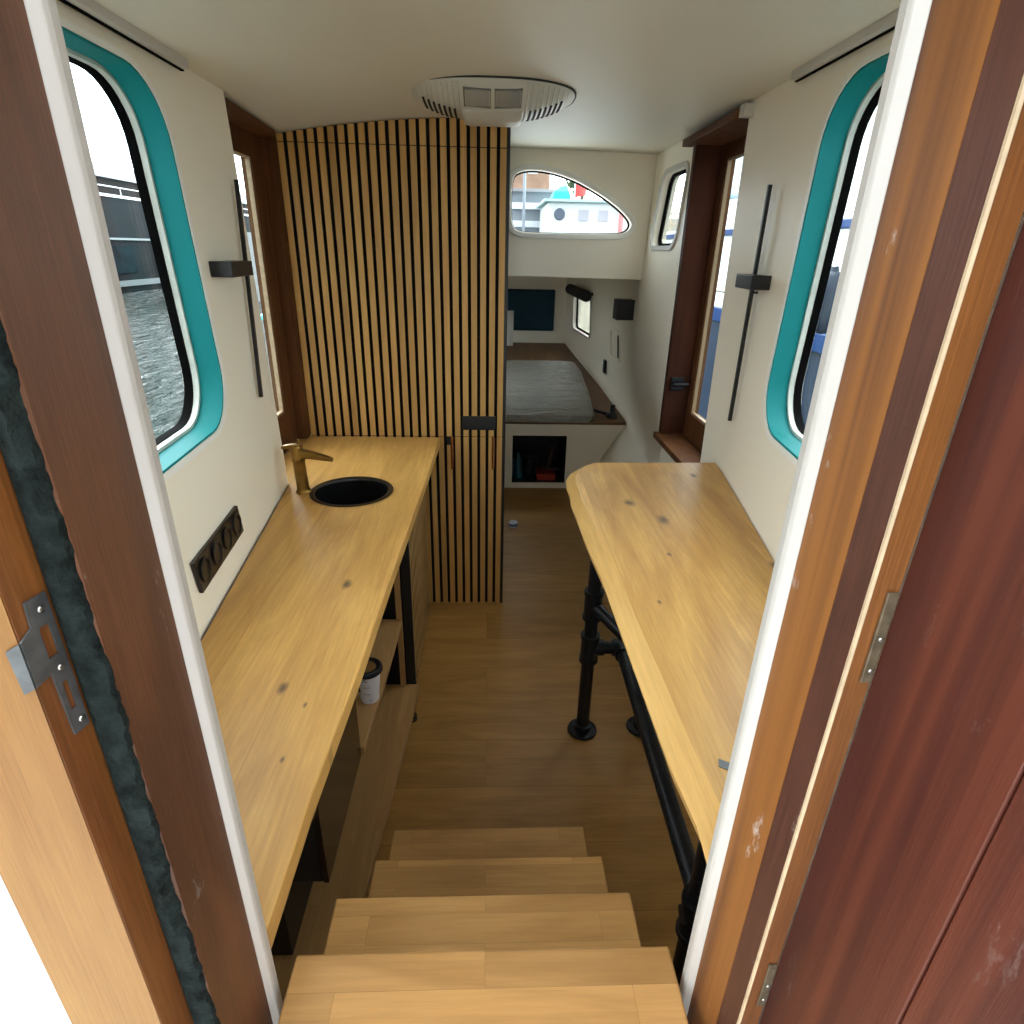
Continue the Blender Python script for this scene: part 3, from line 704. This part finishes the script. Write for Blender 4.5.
# ceiling light
cx, cy = .008, 2.065; zc = ZC(0)-.001; LA, LB, LD = .236, .212, .050
o = thing('ceiling_light', (cx, cy, zc), 'oval white ribbed ceiling light with twin reflectors, under the cabin roof', 'ceiling light')
def sup(a, b, z, n=56, e=2.5):
    P = []
    for k in range(n):
        t = 2*PI*k/n; c, s_ = math.cos(t), math.sin(t)
        P.append((cx+a*math.copysign(abs(c)**(2/e), c), cy+b*math.copysign(abs(s_)**(2/e), s_), z))
    return P
def dome(x, y):
    rr = ((abs(x)/LA)**2.5+(abs(y)/LB)**2.5)**(1/2.5); return zc-.004-LD*(1-min(1, rr)**2.6)
mb = MB(); mb.loft([sup(LA, LB, zc)]+[sup(LA*q, LB*q, zc-.004-LD*(1-q**2.6)) for q in (1, .97, .93, .88, .82, .74, .64, .5, .3, .1)]); mb.build('housing', M['lamp_pl'], o, smooth=True)
mb = MB(); mb.loft([sup(LA+.004, LB+.004, zc+.0005), sup(LA+.004, LB+.004, zc-.0035)]); mb.build('gasket', M['dark'], o)
for s in (-1, 1):
    mb = MB()
    for k in range(9):
        x = s*(.100+.0145*k); yl = LB*(1-min(.98, abs(x)/LA)**2.5)**(1/2.5)
        mb.tube([(cx+x-s*.00725, cy-yl*.97+2*yl*.97*q/14, dome(x, -yl*.97+2*yl*.97*q/14)-.0005) for q in range(15)], .0035, 6)
    mb.build('ribs', M['lamp_pl'], o, smooth=True)
    mb = MB()
    for k in range(7):
        x = s*(.107+.0145*k); y1 = .150-.08*(k/6)**1.5
        mb.loft([[(cx+x+dx_, cy+y, dome(x, y)+dz) for dx_, dz in ((-.003, .004), (.003, .004), (.003, -.0032), (-.003, -.0032))] for y in [-.07+(y1+.07)*q/6 for q in range(7)]])
    mb.build('vent_slots', M['dark'], o)
mb = MB(); R_ = []
for q in range(9):
    y = -.075+.265*q/8; zz = dome(0, min(y, .16))-.001; d = .012 if 0 < q < 8 else .0
    R_.append([(cx-.086, cy+y, zz+.006), (cx-.084, cy+y, zz-d*.6), (cx-.07, cy+y, zz-d), (cx+.07, cy+y, zz-d), (cx+.084, cy+y, zz-d*.6), (cx+.086, cy+y, zz+.006)])
mb.loft(R_); mb.build('lens', M['lens'], o, smooth=True)
for s in (-1, 1):
    xm = s*.042; mb = MB(); ip = [(xm-.034, -.178), (xm+.034, -.178), (xm+.034, -.105), (xm-.034, -.105)]; op = [(xm-.037, -.182), (xm+.037, -.182), (xm+.037, -.101), (xm-.037, -.101)]
    frame_ring(mb, ip, op, lambda x, y: (cx+x, cy+y, dome(x, y)+.002), lambda x, y: (cx+x, cy+y, dome(x, y)-.003)); mb.build('reflector_rim', plain('rim_grey', (104, 108, 108), .5), o)
    mb = MB(); mb.loft([[(cx+xm-.033, cy+y, dome(xm, y)-.0005), (cx+xm+.033, cy+y, dome(xm, y)-.0005), (cx+xm+.033, cy+y, dome(xm, y)-.0015), (cx+xm-.033, cy+y, dome(xm, y)-.0015)] for y in (-.177, -.14, -.106)]); mb.build('reflector', M['reflector'], o)
    mb = MB(); mb.box(cx+s*.045-.016, cx+s*.045+.016, cy+.170, cy+.200, dome(0, .185)-.012, dome(0, .185)+.004); mb.build('clip', M['lamp_pl'], o, bevel=.003)

# ------------------------------------------------------------------ fore cabin
YF = 3.83
NH = [(.165, .037), (.528, .037), (.528, .375), (.165, .375)]
def zb(y): return .475+.1*(y-3.85)
o = thing('berth', (0, 4.8, 0), 'white fronted bunk base with brown plywood top in the bow', 'berth')
mb = MB(); panel(mb, [(-.85, .002), (XF(YF, .0)-.005, .002), (XF(YF, .3)-.005, .3), (XF(YF, .46)-.005, .455), (-.85, .455)], [NH], lambda x, z: (x, YF, z), lambda x, z: (x, YF+.02, z), .2); mb.build('front_panel', M['white'], o)
mb = MB(); ys = [YF-.004, 4.2, 4.63, 5.1, 5.5, 5.95]
mb.loft([[(-XF(y, .5)+.005, y, zb(y)), (XF(y, .5)-.003, y, zb(y)), (XF(y, .48)-.003, y, zb(y)-.018), (-XF(y, .48)+.005, y, zb(y)-.018)] for y in ys]); mb.build('platform', M['berthwood'], o)
mb = MB(); w = .02
mb.box(.14, .165, YF+.021, 4.3, .02, .40); mb.box(.528, .553, YF+.021, 4.3, .02, .40); mb.box(.165, .528, YF+.021, 4.3, .012, .037); mb.box(.165, .528, YF+.021, 4.3, .376, .40); mb.box(.14, .553, 4.3, 4.32, .02, .40)
mb.build('niche', M['black'], o)
# contents of the niche
def small(name, mbx, m, label, cat, group=None, **k):
    return tag(mbx.build(name, m, None, **k), label, cat, group)
mb = MB(); mb.box(.34, .47, 3.88, 4.02, .038, .085); small('toolbox', mb, plain('red_box', (150, 40, 22), .5), 'low red box at the right in the dark niche below the bunk', 'box', bevel=.006)
mb = MB(); mb.lathe([(0, 0), (.035, 0), (.035, .12), (.015, .15), (.012, .18), (0, .18)], (.21, 3.95, .038), 20); small('bottle', mb, plain('teal_bottle', (14, 70, 84), .3), 'dark teal bottle at the left in the niche below the bunk', 'bottle', smooth=True)
mb = MB(); mb.lathe([(0, 0), (.05, 0), (.052, .11), (.045, .12), (0, .12)], (.30, 4.05, .038), 20); small('canister', mb, plain('grey_can', (60, 60, 62), .3, .7), 'grey metal canister in the middle of the dark niche', 'canister', smooth=True)
mb = MB(); mb.tube([(.42, 4.0, .0385+.05), (.46, 4.0, .25)], .02, 12); mb.box(.39, .50, 3.97, 4.06, .0852, .10); small('hand_pump', mb, plain('dark_pump', (60, 40, 36), .4), 'dark handled pump standing behind the red box in the niche', 'pump', smooth=True)
# mattress in plastic film
o = thing('mattress', (.1, 4.4, zb(4.4)), 'grey mattress wrapped in clear plastic film on the bow bunk', 'mattress')
def mat_film():
    m, t, b = nt('plastic_film'); b.inputs['Base Color'].default_value = lin((150, 148, 140)); b.inputs['Roughness'].default_value = .16; b.inputs['Specular IOR Level'].default_value = .7
    tc = N(t, 'ShaderNodeTexCoord'); mp = N(t, 'ShaderNodeMapping'); mp.inputs['Scale'].default_value = (2, 9, 3)
    n = N(t, 'ShaderNodeTexNoise', i_Scale=2.2, i_Detail=6.0, i_Distortion=1.6); t.links.new(tc.outputs['Object'], mp.inputs[0]); t.links.new(mp.outputs[0], n.inputs[0])
    bp = N(t, 'ShaderNodeBump', i_Strength=1.0, i_Distance=.05); t.links.new(n.outputs[0], bp.inputs['Height']); t.links.new(bp.outputs[0], b.inputs['Normal']); return m
mb = MB()
R_ = []
for y, xr, h in ((3.81, .60, .015), (3.815, .66, .045), (3.87, .70, .07), (4.3, .725, .075), (4.8, .735, .075), (5.05, .72, .07), (5.10, .68, .03)):
    z = zb(y)+.001; x0 = -.68
    R_.append([(x0, y, z), (xr, y, z), (xr+.012, y, z+h*.4), (xr, y, z+h*.8), (xr-.03, y, z+h), (x0+.03, y, z+h), (x0, y, z+h*.7)])
mb.loft(R_); a = mb.build('foam', mat_film(), o, smooth=True)
mb = MB(); mb.box(-.40, .624, 5.925, 5.957, .80, 1.172)
k = mb.build('wall_cushion', M['navyfab'], None, bevel=.012)
tag(k, 'dark teal buttoned cushion panel on the bow wall above the bunk', 'cushion')
for i in range(4):
    for j in range(2):
        mb = MB(); mb.lathe([(0, .006), (.010, .003), (.012, -.002)], (.05+.16*i, 5.924, .92+.14*j), 12, (0, -1, 0)); mb.build('button', M['navyfab'], k, smooth=True)
mb = MB(); mb.box(.172, .232, 5.78, 5.84, zb(5.84)+.002, .99); small('white_post', mb, M['trimwhite'], 'white upright post standing at the far end of the bunk, beside the partition edge', 'post', bevel=.003)
# roller blind over the bow window
o = thing('roller_blind', (.80, 5.2, 1.19), 'black rolled blind hanging above the small bow window', 'blind')
pa, pb = (XF(5.50, 1.2)-.05, 5.50, 1.205), (XF(4.84, 1.2)-.05, 4.84, 1.190)
mb = MB(); mb.tube([pa, pb], .042, 16); mb.build('roll', plain('black_fabric', (26, 26, 28), .7), o, smooth=True)
for p in (pa, pb):
    mb = MB(); mb.box(p[0]-.012, p[0]+.055, p[1]-.006, p[1]+.006, 1.195, 1.215); mb.build('bracket', M['black'], o)
# cube wall light and small fittings
y_ = 3.22; x_ = XF(y_, 1.23)
o = thing('cube_wall_light', (x_, y_, 1.23), 'black cube wall light on the right wall near the bunk', 'wall light')
mb = MB(); mb.box(x_-.095, x_-.004, y_-.05, y_+.05, 1.185, 1.283); mb.build('shade', M['black'], o, bevel=.003)
mb = MB(); mb.box(x_-.006, x_+.02, y_-.03, y_+.03, 1.20, 1.26); mb.build('wall_plate', M['black'], o)
y_ = 4.05; x_ = XF(y_, .93)
o = thing('recessed_shelf', (x_, y_, .93), 'small white recessed pocket in the right wall under the cube light', 'pocket')
mb = MB(); frame_ring(mb, rrect(3.93, 4.17, .86, 1.02, .03), rrect(3.91, 4.19, .84, 1.04, .04), lambda y, z: (XF(y, z)-.007, y, z), lambda y, z: (XF(y, z)-.001, y, z)); mb.build('rim', M['white'], o, smooth=True)
mb = MB(); panel(mb, rrect(3.935, 3.99, .865, 1.015, .02), [], lambda y, z: (XF(y, z)-.004, y, z), lambda y, z: (XF(y, z)-.001, y, z), .3); mb.build('slot', M['dark'], o)
y_ = 4.35; x_ = XF(y_, .74)
o = thing('light_switch', (x_, y_, .74), 'small dark switch low on the right wall beside the bunk', 'switch')
mb = MB(); mb.box(x_-.018, x_-.004, y_-.035, y_+.035, .70, .79); mb.build('plate', M['dark'], o, bevel=.004)
mb = MB(); mb.box(x_-.022, x_-.018, y_-.015, y_+.015, .73, .76); mb.build('rocker', M['black'], o)
# black hand tool on the bunk edge
o = thing('hand_tool', (.82, 3.93, zb(3.93)), 'black tool lying on the right corner of the bunk top', 'tool')
mb = MB(); mb.tube([(.70, 3.98, zb(3.98)+.035), (.80, 3.93, zb(3.93)+.02)], [.010, .013], 12); mb.build('handle', M['black'], o, smooth=True)
mb = MB(); mb.lathe([(0, 0), (.040, 0), (.034, .03), (.018, .045), (.016, .085), (0, .09)], (.835, 3.915, zb(3.92)+.001), 20); mb.build('head', M['black'], o, smooth=True)
# small thing on floor
o = thing('small_jar', (.152, 3.20, 0), 'small clear jar with blue label on the floor past the partition', 'jar')
mb = MB(); mb.lathe([(0, 0), (.024, 0), (.026, .01), (.026, .03), (.02, .036), (0, .036)], (.152, 3.2, .0005), 20); mb.build('body', plain('jar_pale', (190, 196, 205), .2), o, smooth=True)
mb = MB(); mb.lathe([(.0265, .012), (.0265, .026)], (.152, 3.2, .0005), 20); mb.build('label_band', plain('jar_blue', (70, 90, 130), .5), o, smooth=True)

# ------------------------------------------------------------------ outside
def water():
    m, t, b = nt('harbour_water'); b.inputs['Base Color'].default_value = lin((22, 38, 30)); b.inputs['Roughness'].default_value = .06; b.inputs['IOR'].default_value = 1.33
    tc = N(t, 'ShaderNodeTexCoord'); mp = N(t, 'ShaderNodeMapping'); mp.inputs['Scale'].default_value = (2.6, .9, 1); mp.inputs['Rotation'].default_value = (0, 0, .12)
    n = N(t, 'ShaderNodeTexNoise', i_Scale=1.6, i_Detail=5.0, i_Roughness=.55, i_Distortion=.6); t.links.new(tc.outputs['Object'], mp.inputs[0]); t.links.new(mp.outputs[0], n.inputs[0])
    bp = N(t, 'ShaderNodeBump', i_Strength=1.0, i_Distance=.5); t.links.new(n.outputs[0], bp.inputs['Height']); t.links.new(bp.outputs[0], b.inputs['Normal']); return m
mb = MB(); mb.box(-60, 60, -30, 90, -.9, -.45); o = mb.build('water', water()); tag(o, 'rippled green harbour water outside the left windows', 'water', kind='stuff')
# own hull outside, side decks
def hullx(y): return 1.12 if y < 3 else 1.12-.04*(y-3)**1.5
for s, nm in ((-1, 'left'), (1, 'right')):
    mb = MB(); R_ = []
    for y in (-1.2, .5, 2, 3, 4, 5, 6.05):
        zz = .55 if y < 2.5 else .55+.05*(y-2.5)
        xo = s*hullx(y); xi = s*(.82 if y < 2 else .97); xi = s*min(abs(xi), abs(xo)-.02)
        R_.append([(xi, y, zz-.02), (xo, y, zz-.02), (xo, y, zz-.45), (xi, y, zz-.45)] if False else [(xi, y, .40), (xo, y, .40), (xo, y, -.6), (xi, y, -.6)])
    mb.loft(R_); struct(mb.build('trim_deck_' + nm, M['deck']))
mb = MB(); mb.tube([(-1.15, 1.88, .40), (-1.155, 1.9, 1.05)], [.03, .008], 10); mb.tube([(-1.15, 2.6, 1.12), (-1.10, 3.5, 1.21), (-.97, 5, 1.35)], .014, 8); mb.tube([(-1.15, 2.6, .39), (-1.15, 2.6, 1.12)], .014, 8)
o = mb.build('guard_rail', plain('teal_rail', (70, 176, 186), .4), None, smooth=True); tag(o, 'pale teal guard rail outside the left windows', 'rail')
mb = MB(); mb.box(-1.1, 1.1, -1.6, .355, .45, .60); struct(mb.build('floor_cockpit', M['deck']))
mb = MB(); mb.box(-.6, .7, 4.75, 6.4, 1.463, 1.50); mb.box(-.6, .7, 3.10, 4.25, 1.463, 1.50); struct(mb.build('trim_foredeck', M['deck'], bevel=.02))

# barge to the left
o = thing('barge', (-13.3, 22, -.45), 'big dark steel barge moored across the water, seen through the left window', 'barge')
BX = -15.0
def bz(px_over): return 1.5+px_over*15.0
mb = MB(); mb.box(BX-5, BX, 3, 60, -.6, 3.10)
mb.build('hull', plain('barge_hull', (26, 30, 33), .6, var=.5, spec=.05, vscale=.5), o)
mb = MB(); mb.box(BX, BX+.10, 3, 60, 1.55, 1.63); mb.box(BX, BX+.08, 3, 60, -.2, .02); mb.build('rub_rail', plain('barge_rail', (120, 130, 132), .5), o)
mb = MB(); mb.box(BX-.6, BX+.05, 3, 60, 3.10, 3.20); mb.build('gunwale_stripe', plain('barge_white', (215, 218, 220), .5), o)
mb = MB(); mb.tube([(BX, 3, 3.48), (BX, 60, 3.48)], .025, 6)
for i in range(24): mb.tube([(BX, 4+2.4*i, 3.2), (BX, 4+2.4*i, 3.48)], .02, 6)
mb.build('hand_rail', plain('barge_white2', (220, 222, 224), .5), o)
mb = MB(); mb.box(BX-3.6, BX-.5, 3, 60, 3.2, 3.84); mb.build('hatch_coaming', plain('barge_coaming', (34, 28, 25), .6, spec=.05, var=.3), o)
mb = MB(); mb.box(BX-3.9, BX-.3, 3, 60, 3.84, 4.30); mb.build('hatch_cover', plain('barge_cover', (170, 174, 180), .5), o)
pm = plain('barge_plate', (20, 36, 43), .7, var=.6, spec=.05, vscale=2)
for i in range(12):
    mb = MB(); mb.box(BX+.001, BX+.05, 6+3.4*i, 7.6+3.4*i, .3, 1.35); mb.build('hull_plate', pm, o)

# white motor boat to the right
o = thing('motor_boat', (3.4, 7, -.45), 'white motor boat with blue stripes moored alongside, seen through right windows', 'boat')
wh = plain('boat_white', (228, 232, 230), .35)
mb = MB(); mb.loft([[(2.35, y, -.5), (2.5-w, y, .1), (2.5-w, y, 1.12), (5.5, y, 1.12), (5.5, y, -.5)] for y, w in ((1.5, 0), (4, .05), (7, .05), (9.4, -.05), (11.4, -.6))]); mb.build('hull', plain('boat_hull', (36, 50, 70), .35, spec=.25), o, smooth=True)
mb = MB(); mb.box(2.40, 2.47, 1.5, 10, .86, 1.0); mb.box(2.58, 2.606, 1.6, 9.9, 1.70, 1.765); mb.build('blue_stripe', plain('boat_blue', (20, 54, 104), .4, spec=.2), o, bevel=.01)
mb = MB(); mb.box(2.61, 5.0, 1.6, 9.9, 1.12, 1.80); mb.box(2.8, 4.8, 3.0, 9.0, 1.80, 2.9); mb.build('cabin', wh, o, bevel=.03)
pm = plain('boat_win', (120, 140, 150), .1)
for a, b in ((5.2, 6.4), (7, 8.3)):
    mb = MB(); mb.box(2.79, 2.80, a, b, 2.1, 2.6); mb.build('cabin_window', pm, o)
mb = MB(); mb.box(2.42, 2.455, 1.5, 9.4, 1.002, 1.14); mb.build('topside', wh, o)
mb = MB(); mb.tube([(2.5, 1.6, 1.16), (2.5, 10, 1.16)], .02, 8); mb.tube([(2.45, 3.5, 1.08), (2.44, 4.2, 1.02), (2.46, 5.0, 1.1)], .02, 8); mb.build('rope', plain('boat_rope', (205, 200, 180), .8), o, smooth=True)
for y_, lab in ((4.15, 'dark navy fender hanging on the white boat, nearest to the right window'), (5.6, 'dark navy fender on the white boat, seen through the side door glass')):
    o = thing('fender', (2.28, y_, .95), lab, 'fender', 'navy fenders on the white boat')
    mb = MB(); mb.lathe([(0, -.20), (.04, -.19), (.08, -.15), (.095, -.07), (.095, .09), (.07, .17), (.03, .20), (.025, .23), (0, .23)], (2.27, y_, 1.22), 24); mb.build('body', plain('navy_fender', (22, 38, 58), .45), o, smooth=True)
    mb = MB(); mb.tube([(2.27, y_, 1.43), (2.36, y_, 1.62), (2.62, y_, 1.68)], .01, 6); mb.build('rope', M['trimwhite'], o)

# harbour ahead of the bow
def P3(x, y, z): return (x, y, z)
o = thing('quay', (3, 30, -.4), 'pale quay strip ahead of the bow, below the moored boats', 'quay')
mb = MB(); mb.box(-12, 24, 24, 34, -.6, 1.9); mb.build('wall', plain('quay_stone', (200, 204, 206), .8, var=.15), o)
o = thing('houseboat', (.8, 15, -.4), 'grey shuttered houseboat ahead of the bow, left in the front window', 'houseboat')
mb = MB(); mb.box(-2.0, 1.42, 14, 18, -.6, 2.62); mb.build('hull', plain('hb_grey', (132, 138, 146), .6), o)
mb = MB()
for k in range(3): mb.box(-1.9, 1.40, 13.93, 13.999, 1.62+.34*k, 1.74+.34*k)
mb.build('white_bands', plain('hb_band', (226, 230, 236), .5), o)
mb = MB(); mb.box(-2.2, 1.45, 13.9, 18.2, 2.62, 2.68); mb.build('roof', plain('hb_roof', (150, 146, 150), .6), o)
o = thing('brown_house', (.6, 30, 1.9), 'brown brick house on the quay behind the grey houseboat', 'house')
mb = MB(); mb.box(-3, 2.4, 27, 32, 1.9, 5.35); mb.build('wall', plain('brick_pale', (176, 140, 118), .8, var=.3, vscale=2), o)
mb = MB(); mb.box(-3.2, 2.6, 26.8, 32.2, 5.35, 5.6); mb.build('roof', plain('house_roof', (150, 132, 130), .7), o)
for k in range(5):
    mb = MB(); mb.box(-1.6+.78*k, -1.2+.78*k, 26.93, 26.999, 4.3, 5.0); mb.build('window', plain('house_win%d' % k, (225, 228, 230), .4), o)
o = thing('white_cabin', (1.6, 13.5, -.4), 'white boat cabin with a round porthole, centre of the front window', 'boat cabin')
mb = MB(); mb.box(1.05, 2.75, 12, 13.8, -.6, 2.32); mb.build('wall', wh, o, bevel=.04)
mb = MB(); mb.lathe([(0, .02), (.085, .02), (.10, .0), (.10, -.02)], (1.27, 11.985, 2.12), 24, (0, -1, 0)); mb.build('porthole', plain('porthole', (90, 98, 116), .3), o, smooth=True)
pm = plain('cabin_win', (190, 186, 196), .3)
for a, b in ((1.62, 1.80), (1.98, 2.15)):
    mb = MB(); mb.box(a, b, 11.98, 11.999, 2.02, 2.20); mb.build('cabin_window', pm, o)
mb = MB(); mb.box(.98, 2.80, 11.9, 13.9, 2.32, 2.36); mb.build('roof', plain('cabin_roof', (186, 214, 214), .5), o)
o = thing('teal_cover', (1.3, 12.4, 2.36), 'bright teal canvas cover on top of the white boat cabin', 'cover')
mb = MB(); mb.loft([[(1.14, 12.2, 2.361), (1.50, 12.2, 2.361), (1.50, 12.7, 2.361), (1.14, 12.7, 2.361)], [(1.18, 12.2, 2.50), (1.46, 12.2, 2.50), (1.46, 12.7, 2.50), (1.18, 12.7, 2.50)], [(1.30, 12.35, 2.60), (1.42, 12.35, 2.62), (1.42, 12.6, 2.62), (1.30, 12.6, 2.60)]]); mb.build('canvas', plain('teal_canvas', (50, 190, 200), .7), o, bevel=.02)
o = thing('flag', (1.62, 12.6, 2.36), 'red flag on a white pole above the boat cabin roof', 'flag')
mb = MB(); mb.tube([(1.60, 12.6, 2.37), (1.60, 12.6, 2.85)], .012, 8); mb.build('pole', wh, o)
mb = MB(); R_ = []
for k in range(9):
    t = k/8; x = 1.60+.22*t; yy = 12.6+.03*math.sin(t*7); R_.append([(x, yy, 2.44+.04*t), (x, yy, 2.70+.06*t), (x, yy+.006, 2.70+.06*t), (x, yy+.006, 2.44+.04*t)])
mb.loft(R_); mb.build('cloth', plain('flag_red', (214, 74, 70), .7), o)
for i, (x, yy, h, lab) in enumerate(((.70, 13.5, 3.6, 'thin grey mast rising behind the grey houseboat'), (2.02, 15.6, 3.6, 'cream mast standing behind the white boat cabin'), (2.36, 11.8, 2.65, 'short red and white post at the right in the front window'))):
    o = thing('mast' if i < 2 else 'marker_post', (x, yy, 2.3), lab, 'mast' if i < 2 else 'post')
    mb = MB(); mb.tube([(x, yy, -.4), (x, yy, h)], .03 if i < 2 else .045, 10); mb.build('pole', plain('mast%d' % i, ((150, 156, 166), (228, 222, 200), (214, 140, 140))[i], .5), o)
    if i == 2:
        mb = MB(); mb.lathe([(0, -.06), (.06, -.04), (.06, .04), (0, .06)], (x, yy, h), 14); mb.build('cap', wh, o, smooth=True)
for i, (x, yy, z, r, lab) in enumerate(((3.6, 26, 4.0, .75, 'grey-green tree behind the white cabin'), (5.4, 27, 3.6, .9, 'small pale tree at the right end of the front window view'))):
    o = thing('tree', (x, yy, 1.9), lab, 'tree')
    mb = MB(); mb.tube([(x, yy, 1.9), (x, yy, z)], .08, 8); mb.build('trunk', plain('bark%d' % i, (110, 95, 80), .9), o)
    mb = MB()
    for k in range(260):
        v = Vector((random.gauss(0, 1), random.gauss(0, 1), random.gauss(0, 1))).normalized()*r*random.uniform(.5, 1); c = Vector((x, yy, z+.3))+v
        a = Vector((random.uniform(-1, 1), random.uniform(-1, 1), random.uniform(-1, 1)))*.14; b = a.orthogonal()
        mb.face([c-a, c+b, c+a, c-b])
    mb.build('crown', plain('leaf%d' % i, (104, 128, 92), .8), o)
o = thing('jetty_rail', (3, 13, 1), 'beige jetty railing at the right end of the front window', 'railing')
mb = MB()
for k in range(9): mb.tube([(2.85+.16*k, 13.2, -.4), (2.85+.16*k, 13.2, 2.25)], .015, 6)
for z in (1.85, 2.05, 2.25): mb.tube([(2.8, 13.2, z), (4.3, 13.2, z)], .015, 6)
mb.build('bars', plain('rail_beige', (190, 170, 140), .6), o)
mb = MB(); mb.box(2.9, 4.4, 14, 15, -.5, 2.2); mb.build('crate_wall', plain('jetty_block', (196, 188, 176), .8, var=.2, vscale=3), o)

# ------------------------------------------------------------------ light
w = bpy.data.worlds.new('overcast'); bpy.context.scene.world = w; w.use_nodes = True; t = w.node_tree
bg = t.nodes['Background']; tc = N(t, 'ShaderNodeTexCoord'); sp = N(t, 'ShaderNodeSeparateXYZ'); t.links.new(tc.outputs['Generated'], sp.inputs[0])
cr = N(t, 'ShaderNodeValToRGB'); e = cr.color_ramp.elements
e[0].position = .0; e[0].color = (.80, .88, .96, 1); e[1].position = .9; e[1].color = (1, 1, 1, 1)
t.links.new(sp.outputs['Z'], cr.inputs[0]); t.links.new(cr.outputs[0], bg.inputs[0])
mr = N(t, 'ShaderNodeMapRange', interpolation_type='SMOOTHSTEP'); mr.inputs['From Min'].default_value = -.6; mr.inputs['From Max'].default_value = .5
mr.inputs['To Min'].default_value = .95; mr.inputs['To Max'].default_value = 3.6     # sky brightened ahead of the bow to send more light indoors
t.links.new(sp.outputs['Y'], mr.inputs['Value']); t.links.new(mr.outputs[0], bg.inputs[1])

# ------------------------------------------------------------------ camera
f = 596.3
def nrm(v): return v.normalized()
cY = nrm(Vector((489-512, 250-512, f))); D = nrm(Vector((480-512, 1872-512, f)))
cZ = nrm(-(D-cY*D.dot(cY))); cX = cY.cross(cZ)
if cX.x < 0: cX = -cX
row = [cX, cY, cZ]      # world axes written in (right, down, forward)
right = Vector([r.x for r in row]); down = Vector([r.y for r in row]); fwd = Vector([r.z for r in row])
cam = bpy.data.cameras.new('camera'); cam.sensor_width = 36; cam.lens = 36*f/1024; cam.clip_start = .02; cam.clip_end = 300
co = bpy.data.objects.new('camera', cam); C.objects.link(co)
m4 = Matrix.Identity(4)
for i in range(3): m4[i][0] = right[i]; m4[i][1] = -down[i]; m4[i][2] = -fwd[i]
m4[2][3] = 1.5
co.matrix_world = m4
sc = bpy.context.scene; sc.camera = co
sc.view_settings.view_transform = 'Standard'; sc.view_settings.look = 'None'; sc.view_settings.gamma = 1; sc.view_settings.use_curve_mapping = False
sc.view_settings.exposure = 1.6
sc.cycles.max_bounces = 10; sc.cycles.diffuse_bounces = 6; sc.cycles.transparent_max_bounces = 12
